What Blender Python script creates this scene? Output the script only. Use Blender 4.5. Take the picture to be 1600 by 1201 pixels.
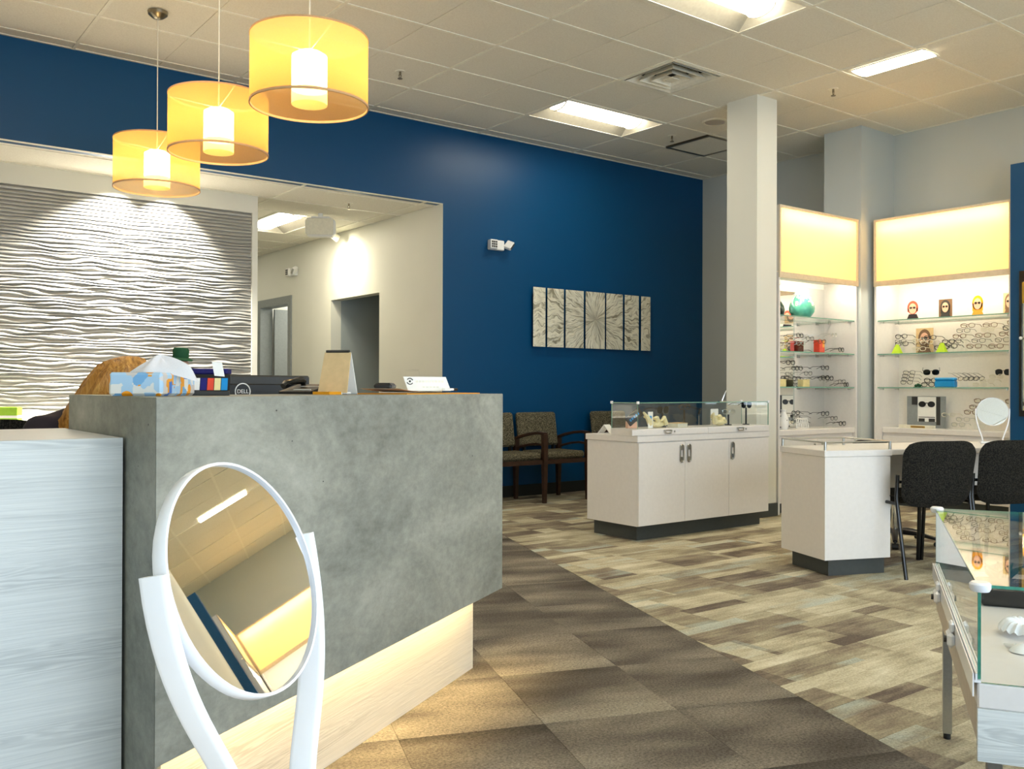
import bpy, bmesh, math, random
from math import sin, cos, pi, radians as R
from mathutils import Vector, Matrix
from mathutils import noise as mnoise

random.seed(7)
scene = bpy.context.scene
for o in list(bpy.data.objects):
    bpy.data.objects.remove(o)
C = scene.collection


def srgb(r, g, b):
    def f(c):
        c /= 255.0
        return c / 12.92 if c <= 0.04045 else ((c + 0.055) / 1.055) ** 2.4
    return (f(r), f(g), f(b), 1.0)


# ------------------------------------------------------------------ camera
EYE = 1.10
yaw, pitch, roll = R(37.2297), R(0.2265), R(0.1993)
F = Vector((sin(yaw) * cos(pitch), cos(yaw) * cos(pitch), sin(pitch)))
Rt = Vector((cos(yaw), -sin(yaw), 0))
Up = Rt.cross(F)
R2 = cos(roll) * Rt + sin(roll) * Up
U2 = -sin(roll) * Rt + cos(roll) * Up
cd = bpy.data.cameras.new('camera')
cam = bpy.data.objects.new('camera', cd)
C.objects.link(cam)
cam.matrix_world = Matrix(((R2.x, U2.x, -F.x, 0), (R2.y, U2.y, -F.y, 0), (R2.z, U2.z, -F.z, EYE), (0, 0, 0, 1)))
cd.sensor_width = 36
cd.lens = 36 * 1442.63 / 1600
cd.clip_start = 0.05
scene.camera = cam

# ------------------------------------------------------------------ exposure, world, large lights
vs = scene.view_settings
scene.display_settings.display_device = 'sRGB'
vs.view_transform = 'Standard'
vs.look = 'None'
vs.gamma = 1.0
vs.use_curve_mapping = False
vs.exposure = 1.28
cy = scene.cycles
cy.max_bounces = 9
cy.diffuse_bounces = 5
cy.glossy_bounces = 5
cy.transmission_bounces = 6
cy.transparent_max_bounces = 20
cy.sample_clamp_indirect = 4.0
cy.caustics_reflective = False
cy.caustics_refractive = False
cy.use_denoising = True

w = bpy.data.worlds.new('daylight')
scene.world = w
w.use_nodes = True
bgn = w.node_tree.nodes['Background']
bgn.inputs[0].default_value = (0.62, 0.78, 1.0, 1)
bgn.inputs[1].default_value = 0.8


def area_light(name, loc, rot, sx, sy, power, col):
    l = bpy.data.lights.new(name, 'AREA')
    l.shape = 'RECTANGLE'
    l.size, l.size_y, l.energy, l.color = sx, sy, power, col
    o = bpy.data.objects.new(name, l)
    o.location, o.rotation_euler = loc, rot
    C.objects.link(o)
    return o


def spot_light(name, loc, target, power, size, blend, col, rad=0.03):
    l = bpy.data.lights.new(name, 'SPOT')
    l.energy, l.spot_size, l.spot_blend, l.color, l.shadow_soft_size = power, size, blend, col, rad
    o = bpy.data.objects.new(name, l)
    o.location = loc
    o.rotation_euler = (Vector(target) - Vector(loc)).to_track_quat('-Z', 'Y').to_euler()
    C.objects.link(o)
    return o


WARM = (1.0, 0.91, 0.74)
area_light('daylight_through_storefront', (2.4, -2.85, 1.5), (R(90), 0, 0), 7.4, 2.6, 106, (0.78, 0.89, 1.0))
TROFFER_E = 11.5      # ceiling troffer diffusers
LIGHTBOX_E = 24.0    # tubes inside the display light boxes
VALANCE_E = 14.0     # strip lights above the shelves
PENDANT_E = 8.5
KICK_E = 32.0


# ------------------------------------------------------------------ materials
class NT:
    def __init__(s, name):
        s.m = bpy.data.materials.new(name)
        s.m.use_nodes = True
        s.t = s.m.node_tree
        s.t.nodes.clear()
        s.out = s.n('ShaderNodeOutputMaterial')

    def n(s, kind, **kw):
        nd = s.t.nodes.new(kind)
        for k, v in kw.items():
            if k.startswith('i_'):
                key = k[2:]
                nd.inputs[int(key) if key.isdigit() else key.replace('_', ' ')].default_value = v
            else:
                setattr(nd, k, v)
        return nd

    def l(s, a, b):
        s.t.links.new(a, b)

    def pos(s, scale=(1, 1, 1), obj=False, loc=(0, 0, 0), rot=(0, 0, 0)):
        if obj:
            src = s.n('ShaderNodeTexCoord').outputs['Object']
        else:
            src = s.n('ShaderNodeNewGeometry').outputs['Position']
        mp = s.n('ShaderNodeMapping')
        mp.inputs['Scale'].default_value = scale
        mp.inputs['Location'].default_value = loc
        mp.inputs['Rotation'].default_value = rot
        s.l(src, mp.inputs[0])
        return mp.outputs[0]

    def noise(s, vec, scale, detail=4, rough=0.55, dist=0.0):
        nd = s.n('ShaderNodeTexNoise')
        nd.inputs['Scale'].default_value = scale
        nd.inputs['Detail'].default_value = detail
        nd.inputs['Roughness'].default_value = rough
        nd.inputs['Distortion'].default_value = dist
        s.l(vec, nd.inputs['Vector'])
        return nd.outputs['Fac']

    def ramp(s, fac, stops, interp='LINEAR'):
        nd = s.n('ShaderNodeValToRGB')
        cr = nd.color_ramp
        cr.interpolation = interp
        while len(cr.elements) < len(stops):
            cr.elements.new(0.5)
        for e, (p, c) in zip(cr.elements, stops):
            e.position = p
            e.color = c
        s.l(fac, nd.inputs[0])
        return nd.outputs[0]

    def math(s, op, a, b=None):
        nd = s.n('ShaderNodeMath', operation=op)
        for i, v in enumerate((a, b)):
            if v is None:
                continue
            if isinstance(v, (int, float)):
                nd.inputs[i].default_value = v
            else:
                s.l(v, nd.inputs[i])
        return nd.outputs[0]

    def mix(s, fac, a, b, mode='MIX'):
        nd = s.n('ShaderNodeMix', data_type='RGBA', blend_type=mode)
        for k, v in ((0, fac), (6, a), (7, b)):
            if isinstance(v, (int, float)):
                nd.inputs[k].default_value = v
            elif isinstance(v, tuple):
                nd.inputs[k].default_value = v
            else:
                s.l(v, nd.inputs[k])
        return nd.outputs[2]

    def bump(s, h, strength=0.2, dist=0.01):
        nd = s.n('ShaderNodeBump')
        nd.inputs['Strength'].default_value = strength
        nd.inputs['Distance'].default_value = dist
        s.l(h, nd.inputs['Height'])
        return nd.outputs[0]

    def bsdf(s, color=None, rough=0.5, metal=0.0, normal=None, spec=0.5, sheen=0.0):
        b = s.n('ShaderNodeBsdfPrincipled')
        if color is not None:
            if isinstance(color, tuple):
                b.inputs['Base Color'].default_value = color
            else:
                s.l(color, b.inputs['Base Color'])
        if isinstance(rough, (int, float)):
            b.inputs['Roughness'].default_value = rough
        else:
            s.l(rough, b.inputs['Roughness'])
        b.inputs['Metallic'].default_value = metal
        b.inputs['Specular IOR Level'].default_value = spec
        b.inputs['Sheen Weight'].default_value = sheen
        if normal is not None:
            s.l(normal, b.inputs['Normal'])
        s.l(b.outputs[0], s.out.inputs[0])
        return b


def plain(name, col, rough=0.5, metal=0.0, spec=0.5, grain=0.06, gscale=40):
    t = NT(name)
    v = t.pos()
    nz = t.noise(v, gscale, 3)
    dark = tuple(c * (1 - grain) for c in col[:3]) + (1,)
    lite = tuple(min(1, c * (1 + grain)) for c in col[:3]) + (1,)
    c = t.ramp(nz, [(0.3, dark), (0.7, lite)])
    t.bsdf(c, rough, metal, None, spec)
    return t.m


def emit(name, col, strength):
    t = NT(name)
    e = t.n('ShaderNodeEmission')
    e.inputs[0].default_value = tuple(col[:3]) + (1,)
    e.inputs[1].default_value = strength
    t.l(e.outputs[0], t.out.inputs[0])
    return t.m


def thin_glass(name, tint=(0.982, 0.992, 0.987, 1), ior=1.45, rough=0.0):
    t = NT(name)
    g = t.n('ShaderNodeNewGeometry')
    dt = t.n('ShaderNodeVectorMath', operation='DOT_PRODUCT')
    t.l(g.outputs['Normal'], dt.inputs[0])
    t.l(g.outputs['Incoming'], dt.inputs[1])
    c1 = t.math('SUBTRACT', 1.0, t.math('ABSOLUTE', dt.outputs['Value']))
    r0 = ((ior - 1) / (ior + 1)) ** 2
    fac = t.math('MULTIPLY_ADD', t.math('POWER', c1, 5.0), 1 - r0)
    fac.node.inputs[2].default_value = r0
    tr = t.n('ShaderNodeBsdfTransparent')
    tr.inputs[0].default_value = tint
    gl = t.n('ShaderNodeBsdfGlossy')
    gl.inputs['Color'].default_value = (1, 1, 1, 1)
    gl.inputs['Roughness'].default_value = rough
    mx = t.n('ShaderNodeMixShader')
    t.l(fac, mx.inputs[0])
    t.l(tr.outputs[0], mx.inputs[1])
    t.l(gl.outputs[0], mx.inputs[2])
    t.l(mx.outputs[0], t.out.inputs[0])
    return t.m


def sheer(name, col, transp, transl):
    t = NT(name)
    v = t.pos((1, 1, 1))
    nz = t.noise(v, 300, 2)
    tr = t.n('ShaderNodeBsdfTransparent')
    tl = t.n('ShaderNodeBsdfTranslucent')
    tl.inputs[0].default_value = col
    df = t.n('ShaderNodeBsdfDiffuse')
    df.inputs[0].default_value = col
    m1 = t.n('ShaderNodeMixShader')
    m1.inputs[0].default_value = transl
    t.l(df.outputs[0], m1.inputs[1])
    t.l(tl.outputs[0], m1.inputs[2])
    m2 = t.n('ShaderNodeMixShader')
    fac = t.math('MULTIPLY_ADD', nz, 0.1)
    fac.node.inputs[2].default_value = transp - 0.05
    t.l(fac, m2.inputs[0])
    t.l(m1.outputs[0], m2.inputs[1])
    t.l(tr.outputs[0], m2.inputs[2])
    t.l(m2.outputs[0], t.out.inputs[0])
    return t.m


def painted(name, col, rough, spec=0.5):
    t = NT(name)
    v = t.pos()
    nz = t.noise(v, 1.1, 3)
    c = t.ramp(nz, [(0.3, tuple(x * 0.97 for x in col[:3]) + (1,)), (0.7, tuple(min(1, x * 1.02) for x in col[:3]) + (1,))])
    b = t.bump(t.noise(v, 220, 2), 0.06, 0.002)
    t.bsdf(c, rough, 0, b, spec)
    return t.m


def concrete(name):
    t = NT(name)
    v = t.pos((1, 1, 1.6))
    big = t.noise(v, 1.5, 7, 0.62, 0.7)
    c = t.ramp(big, [(0.30, srgb(96, 98, 91)), (0.46, srgb(132, 134, 125)), (0.58, srgb(156, 157, 146)), (0.74, srgb(196, 196, 184))])
    fine = t.noise(v, 26, 6, 0.7)
    c = t.mix(0.28, c, t.ramp(fine, [(0.3, srgb(100, 103, 96)), (0.7, srgb(188, 189, 178))]))
    vo = t.n('ShaderNodeTexVoronoi')
    vo.inputs['Scale'].default_value = 9
    t.l(v, vo.inputs['Vector'])
    pit = t.math('LESS_THAN', vo.outputs['Distance'], 0.035)
    gate = t.math('MULTIPLY', pit, t.math('GREATER_THAN', t.noise(v, 4.1, 2), 0.5))
    c = t.mix(gate, c, srgb(70, 74, 72))
    b = t.bump(fine, 0.08, 0.004)
    t.bsdf(c, 0.55, 0, b, 0.35)
    return t.m


def woodgrain(name, light, mid, dark, axis, rough=0.45):
    """Streaky laminate, grain running along a horizontal axis ('X' or 'Y') or a rotated one given as an angle."""
    t = NT(name)
    v0 = t.pos((1, 1, 1), rot=(0, 0, -axis))
    mp = t.n('ShaderNodeMapping')
    mp.inputs['Scale'].default_value = (0.55, 1.0, 9.0)
    t.l(v0, mp.inputs[0])
    v = mp.outputs[0]
    a = t.noise(v, 2.0, 3, 0.5, 1.2)
    mp2 = t.n('ShaderNodeMapping')
    mp2.inputs['Scale'].default_value = (2.0, 2.0, 130.0)
    t.l(v0, mp2.inputs[0])
    b_ = t.noise(mp2.outputs[0], 1.4, 4, 0.6, 0.5)
    rings = t.math('SINE', t.math('MULTIPLY', a, 75.0))
    rings = t.math('MULTIPLY_ADD', rings, 0.5)
    rings.node.inputs[2].default_value = 0.5
    band = t.ramp(t.noise(v, 0.9, 2), [(0.47, (0, 0, 0, 1)), (0.6, (1, 1, 1, 1))])
    c = t.ramp(b_, [(0.3, mid), (0.62, light)])
    fac = t.math('MULTIPLY', t.math('MULTIPLY', rings, band), 0.55)
    c = t.mix(fac, c, dark)
    bp = t.bump(t.math('ADD', b_, t.math('MULTIPLY', rings, 0.4)), 0.12, 0.003)
    t.bsdf(c, rough, 0, bp, 0.4)
    return t.m


def fabric(name, c1, c2, scale=220):
    t = NT(name)
    v = t.pos()
    vo = t.n('ShaderNodeTexVoronoi')
    vo.inputs['Scale'].default_value = scale
    t.l(v, vo.inputs['Vector'])
    c = t.ramp(t.noise(v, scale * 0.55, 2, 0.6), [(0.44, c1), (0.58, c2)])
    c = t.mix(0.3, c, t.ramp(vo.outputs['Distance'], [(0.0, c2), (0.6, c1)]))
    b = t.bump(vo.outputs['Distance'], 0.4, 0.004)
    t.bsdf(c, 0.95, 0, b, 0.15)
    return t.m


def carpet_dark():
    t = NT('dark_carpet')
    v0 = t.pos(rot=(0, 0, R(20.4)))
    oi = t.n('ShaderNodeObjectInfo')
    rnd = oi.outputs['Random']
    mp = t.n('ShaderNodeMapping')
    mp.inputs['Scale'].default_value = (1.0, 2.6, 1)
    t.l(v0, mp.inputs[0])
    off = t.n('ShaderNodeVectorMath', operation='ADD')
    cmb = t.n('ShaderNodeCombineXYZ')
    t.l(t.math('MULTIPLY', rnd, 37.0), cmb.inputs[0])
    t.l(t.math('MULTIPLY', rnd, 91.0), cmb.inputs[1])
    t.l(mp.outputs[0], off.inputs[0])
    t.l(cmb.outputs[0], off.inputs[1])
    cloud = t.noise(off.outputs[0], 1.25, 2.5, 0.5)
    cloud = t.math('MULTIPLY_ADD', t.math('SUBTRACT', cloud, 0.5), 1.25)
    cloud.node.inputs[2].default_value = 0.5
    sv = t.n('ShaderNodeSeparateXYZ')
    t.l(v0, sv.inputs[0])
    fr = t.math('FRACT', t.math('MULTIPLY', t.math('SUBTRACT', sv.outputs[1], 3.39), 1 / 0.517))
    cloud = t.math('ADD', cloud, t.math('MULTIPLY', t.math('SUBTRACT', 0.5, fr), 0.20))
    val = t.math('ADD', cloud, t.math('MULTIPLY', t.math('SUBTRACT', rnd, 0.5), 0.16))
    c = t.ramp(val, [(0.28, srgb(76, 71, 65)), (0.45, srgb(99, 93, 86)), (0.58, srgb(122, 115, 105)), (0.76, srgb(150, 143, 129))])
    sp = t.noise(t.pos(), 110, 4, 0.8)
    c = t.mix(0.95, c, t.ramp(sp, [(0.32, (0.25, 0.25, 0.25, 1)), (0.68, (0.80, 0.80, 0.78, 1))]), 'OVERLAY')
    b = t.bump(sp, 0.5, 0.006)
    t.bsdf(c, 1.0, 0, b, 0.05)
    return t.m


def carpet_light():
    t = NT('light_carpet')
    src = t.n('ShaderNodeNewGeometry').outputs['Position']
    oi = t.n('ShaderNodeObjectInfo')
    rnd = oi.outputs['Random']
    sx = t.n('ShaderNodeSeparateXYZ')
    t.l(src, sx.inputs[0])
    # printed blocks inside each plank: quarter-length blocks, some split lengthwise
    cx = t.math('FLOOR', t.math('ADD', t.math('MULTIPLY', sx.outputs[0], 1 / 0.46), t.math('MULTIPLY', rnd, 5.0)))
    cyv = t.math('FLOOR', t.math('MULTIPLY', sx.outputs[1], 1 / 0.1275))
    cyb = t.math('FLOOR', t.math('MULTIPLY', sx.outputs[1], 1 / 0.255))
    cmb = t.n('ShaderNodeCombineXYZ')
    t.l(cx, cmb.inputs[0])
    t.l(cyb, cmb.inputs[1])
    t.l(t.math('MULTIPLY', rnd, 50.0), cmb.inputs[2])
    wn = t.n('ShaderNodeTexWhiteNoise', noise_dimensions='3D')
    t.l(cmb.outputs[0], wn.inputs[0])
    cmb2 = t.n('ShaderNodeCombineXYZ')
    t.l(cx, cmb2.inputs[0])
    t.l(cyv, cmb2.inputs[1])
    wn2 = t.n('ShaderNodeTexWhiteNoise', noise_dimensions='3D')
    t.l(cmb2.outputs[0], wn2.inputs[0])
    mp = t.n('ShaderNodeMapping')
    mp.inputs['Scale'].default_value = (2.4, 19.0, 1)
    t.l(src, mp.inputs[0])
    streak = t.noise(mp.outputs[0], 1.8, 4, 0.6, 0.3)
    mp3 = t.n('ShaderNodeMapping')
    mp3.inputs['Scale'].default_value = (2.2, 4.5, 1)
    t.l(src, mp3.inputs[0])
    patch = t.noise(mp3.outputs[0], 1.3, 3, 0.5)
    val = t.math('ADD', t.math('MULTIPLY', wn.outputs[0], 0.46), t.math('MULTIPLY', wn2.outputs[0], 0.14))
    val = t.math('ADD', val, t.math('MULTIPLY', t.math('SUBTRACT', streak, 0.5), 0.55))
    val = t.math('ADD', val, t.math('MULTIPLY', t.math('SUBTRACT', patch, 0.5), 0.85))
    val = t.math('ADD', val, 0.17)
    c = t.ramp(val, [(0.12, srgb(108, 97, 88)), (0.28, srgb(136, 125, 110)), (0.42, srgb(158, 149, 127)), (0.56, srgb(180, 172, 147)), (0.72, srgb(202, 195, 170)), (0.9, srgb(220, 214, 192))])
    blue = t.math('MULTIPLY', t.math('GREATER_THAN', wn2.outputs[0], 0.82), t.ramp(patch, [(0.42, (0, 0, 0, 1)), (0.62, (1, 1, 1, 1))]))
    c = t.mix(t.math('MULTIPLY', blue, 0.55), c, srgb(168, 184, 182))
    sp = t.noise(src, 110, 4, 0.8)
    c = t.mix(0.8, c, t.ramp(sp, [(0.32, (0.3, 0.3, 0.3, 1)), (0.68, (0.74, 0.74, 0.72, 1))]), 'OVERLAY')
    b = t.bump(sp, 0.5, 0.006)
    t.bsdf(c, 1.0, 0, b, 0.05)
    return t.m


def ceiling_tile_mat():
    t = NT('ceiling_tile')
    v = t.pos()
    oi = t.n('ShaderNodeObjectInfo')
    nz = t.noise(v, 90, 4, 0.7)
    c = t.ramp(nz, [(0.35, srgb(226, 221, 206)), (0.6, srgb(236, 232, 218))])
    c = t.mix(t.math('MULTIPLY', oi.outputs['Random'], 0.12), c, srgb(212, 206, 188))
    b = t.bump(nz, 0.25, 0.003)
    t.bsdf(c, 0.95, 0, b, 0.1)
    return t.m


def burst_metal(name, cx_, cz_):
    """Brushed aluminium ground in rays that run out from one point."""
    t = NT(name)
    g = t.n('ShaderNodeNewGeometry').outputs['Position']
    s = t.n('ShaderNodeSeparateXYZ')
    t.l(g, s.inputs[0])
    dx = t.math('SUBTRACT', s.outputs[0], cx_)
    dz = t.math('SUBTRACT', s.outputs[2], cz_)
    ang = t.math('ARCTAN2', dz, dx)
    rad = t.math('SQRT', t.math('ADD', t.math('MULTIPLY', dx, dx), t.math('MULTIPLY', dz, dz)))
    wob = t.noise(t.pos((5, 5, 5)), 1.2, 2)
    ca = t.n('ShaderNodeCombineXYZ')
    t.l(t.math('MULTIPLY', t.math('COSINE', t.math('ADD', ang, t.math('MULTIPLY', wob, 0.35))), 11.0), ca.inputs[0])
    t.l(t.math('MULTIPLY', t.math('SINE', t.math('ADD', ang, t.math('MULTIPLY', wob, 0.35))), 11.0), ca.inputs[1])
    t.l(t.math('MULTIPLY', rad, 3.0), ca.inputs[2])
    nz = t.noise(ca.outputs[0], 1.6, 3, 0.6, 0.4)
    c = t.ramp(nz, [(0.36, srgb(150, 144, 122)), (0.47, srgb(232, 227, 204)), (0.56, srgb(246, 242, 222)), (0.66, srgb(176, 170, 148))])
    b = t.bump(nz, 0.9, 0.02)
    t.bsdf(c, 0.45, 0.15, b, 0.5)
    return t.m


def tissue_print():
    t = NT('tissue_box_print')
    v = t.pos(obj=True)
    vo = t.n('ShaderNodeTexVoronoi', distance='CHEBYCHEV')
    vo.inputs['Scale'].default_value = 38
    t.l(v, vo.inputs['Vector'])
    sp = t.n('ShaderNodeSeparateColor')
    t.l(vo.outputs['Color'], sp.inputs[0])
    c = t.ramp(sp.outputs[0], [(0.0, srgb(170, 205, 232)), (0.3, srgb(226, 228, 224)), (0.5, srgb(120, 175, 220)), (0.66, srgb(205, 200, 196)), (0.8, srgb(62, 116, 196)), (0.9, srgb(238, 160, 40))], 'CONSTANT')
    vo2 = t.n('ShaderNodeTexVoronoi')
    vo2.inputs['Scale'].default_value = 22
    t.l(v, vo2.inputs['Vector'])
    spot = t.math('LESS_THAN', vo2.outputs['Distance'], 0.34)
    c = t.mix(spot, c, srgb(242, 158, 30))
    t.bsdf(c, 0.4, 0, None, 0.4)
    return t.m


M = {}
M['wall'] = painted('white_wall_paint', srgb(226, 226, 216), 0.6, 0.3)
M['wall_grey'] = painted('grey_wall_paint', srgb(196, 202, 200), 0.6, 0.3)
M['blue'] = painted('deep_blue_paint', srgb(0, 70, 115), 0.40, 0.32)
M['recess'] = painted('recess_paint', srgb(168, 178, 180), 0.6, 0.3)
M['tile'] = ceiling_tile_mat()
M['tbar'] = plain('ceiling_grid_metal', srgb(236, 232, 216), 0.5, 0, 0.4)
M['slab'] = plain('ceiling_slab', srgb(120, 116, 104), 0.9)
M['cdark'] = carpet_dark()
M['clight'] = carpet_light()
M['cback'] = plain('carpet_backing', srgb(52, 46, 40), 1.0)
M['concrete'] = concrete('concrete_laminate')
M['whitewood'] = woodgrain('white_wood_laminate', srgb(226, 230, 228), srgb(210, 215, 214), srgb(172, 178, 178), 0.0)
M['whitewood_r'] = woodgrain('white_wood_laminate_angled', srgb(222, 214, 198), srgb(206, 198, 182), srgb(172, 163, 146), R(30.84))
M['lam'] = plain('white_laminate', srgb(232, 228, 224), 0.35, 0, 0.45, 0.02)
M['lam_edge'] = plain('laminate_edge', srgb(196, 186, 172), 0.5)
M['kick'] = plain('charcoal_plinth', srgb(62, 66, 64), 0.6)
M['base'] = plain('dark_baseboard', srgb(30, 34, 32), 0.5)
M['steel'] = plain('brushed_steel', srgb(190, 190, 186), 0.28, 1.0, 0.5, 0.05, 150)
M['nickel'] = plain('satin_nickel', srgb(150, 140, 120), 0.3, 1.0, 0.5, 0.05, 90)
M['chrome'] = plain('chrome', srgb(225, 225, 225), 0.08, 1.0)
M['white'] = plain('white_plastic', srgb(238, 238, 236), 0.35, 0, 0.5, 0.02)
M['white_gloss'] = plain('glossy_white_plastic', srgb(240, 242, 246), 0.22, 0, 0.5, 0.01)
M['ivory'] = plain('ivory_plastic', srgb(226, 222, 204), 0.4)
M['black'] = plain('black_plastic', srgb(20, 20, 20), 0.4)
M['blackgloss'] = plain('glossy_black', srgb(14, 14, 14), 0.2)
M['charcoal'] = plain('charcoal_plastic', srgb(48, 48, 46), 0.45)
M['wood'] = plain('dark_walnut', srgb(58, 36, 24), 0.4, 0, 0.5, 0.25, 30)
M['seatfab'] = fabric('speckled_olive_fabric', srgb(40, 40, 34), srgb(146, 138, 112))
M['blackfab'] = fabric('black_patterned_fabric', srgb(20, 20, 20), srgb(54, 52, 46), 260)
M['glass'] = thin_glass('clear_glass')
M['pane'] = thin_glass('window_glass', (0.97, 0.98, 0.98, 1))
M['acrylic'] = thin_glass('clear_acrylic', (0.985, 0.99, 0.985, 1), 1.3)
M['lens'] = thin_glass('clear_lens', (0.97, 0.97, 0.95, 1), 1.25)
M['darklens'] = thin_glass('smoked_lens', (0.10, 0.11, 0.12, 1), 1.5)
M['glassedge'] = plain('green_glass_edge', srgb(70, 150, 130), 0.15, 0, 0.6, 0.2, 60)
M['shelfedge'] = plain('pale_green_glass_edge', srgb(120, 168, 150), 0.2, 0, 0.6, 0.1, 60)
t_ = NT('mirror_silver')
t_.bsdf((0.92, 0.93, 0.93, 1), 0.01, 1.0)
M['mirror'] = t_.m
M['shade'] = sheer('sheer_organza', srgb(250, 196, 112), 0.36, 0.88)
M['shade_rim'] = plain('shade_rim', srgb(216, 170, 120), 0.6)
M['bulb'] = emit('lamp_diffuser_glow', (1.0, 0.74, 0.36), PENDANT_E)
M['sleeve'] = sheer('lamp_sleeve', srgb(255, 226, 150), 0.1, 0.8)
M['troffer'] = emit('troffer_glow', WARM, TROFFER_E)
M['troffer_body'] = plain('troffer_enamel', srgb(236, 232, 216), 0.4)
M['reflector'] = plain('troffer_reflector', srgb(158, 154, 140), 0.5)
M['tube'] = emit('lightbox_tube', (1.0, 0.83, 0.56), LIGHTBOX_E)
M['valance'] = emit('valance_strip', (1.0, 0.88, 0.66), VALANCE_E)
M['kicklight'] = emit('warm_led_strip', (1.0, 0.72, 0.32), KICK_E)
M['lbpanel'] = sheer('lightbox_panel', srgb(255, 240, 208), 0.0, 0.82)
M['lbframe'] = plain('lightbox_frame', srgb(222, 206, 178), 0.5)
M['dispwall'] = plain('display_back', srgb(238, 234, 226), 0.5, 0, 0.3, 0.02)
M['burst'] = burst_metal('sunburst_metal', 6.755, 1.84)
M['wave'] = plain('silver_white_wave_panel', srgb(172, 171, 166), 0.40, 0.35, 0.5, 0.02)
M['tissuebox'] = tissue_print()
M['paper'] = plain('paper', srgb(244, 243, 238), 0.8, 0, 0.2, 0.02)
M['tissue'] = sheer('tissue_paper', srgb(246, 247, 250), 0.03, 0.35)
M['orange'] = plain('manila_orange', srgb(226, 156, 50), 0.7)
M['tan'] = plain('kraft_tan', srgb(214, 186, 138), 0.7)
M['navy'] = plain('navy_board', srgb(14, 14, 110), 0.5)
M['lime'] = plain('lime_card', srgb(168, 204, 20), 0.6)
M['green'] = plain('dark_green_felt', srgb(20, 78, 44), 0.8)
M['applegreen'] = plain('apple_green', srgb(160, 206, 60), 0.5)
M['skin'] = plain('skin', srgb(226, 178, 150), 0.55)
M['hair'] = None
M['sky'] = plain('sky_blue_card', srgb(14, 140, 206), 0.4)
M['red'] = plain('red_card', srgb(226, 74, 50), 0.5)
M['amber'] = plain('amber', srgb(236, 160, 20), 0.3)
M['teal'] = plain('teal_glaze', srgb(92, 186, 164), 0.2, 0, 0.6, 0.18, 14)
M['cream'] = plain('cream_box', srgb(236, 222, 160), 0.6)
M['coral'] = plain('pale_coral', srgb(238, 226, 180), 0.8, 0, 0.2, 0.12, 60)
M['gold'] = plain('gold', srgb(196, 160, 70), 0.35, 0.8)
M['brown'] = plain('brown_print', srgb(112, 84, 60), 0.6)
M['jacket'] = plain('dark_jacket', srgb(34, 24, 34), 0.8)
M['pink'] = plain('dusty_pink_cloth', srgb(196, 140, 124), 0.8)
M['grey_frame'] = plain('grey_door_frame', srgb(140, 146, 146), 0.5)


def hair_mat():
    t = NT('golden_blonde_hair')
    v = t.pos((60, 60, 6))
    nz = t.noise(v, 1.5, 4, 0.6, 0.4)
    c = t.ramp(nz, [(0.3, srgb(120, 76, 26)), (0.5, srgb(186, 128, 52)), (0.7, srgb(214, 164, 84))])
    t.bsdf(c, 0.45, 0, t.bump(nz, 0.5, 0.01), 0.5)
    return t.m


M['hair'] = hair_mat()


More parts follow.
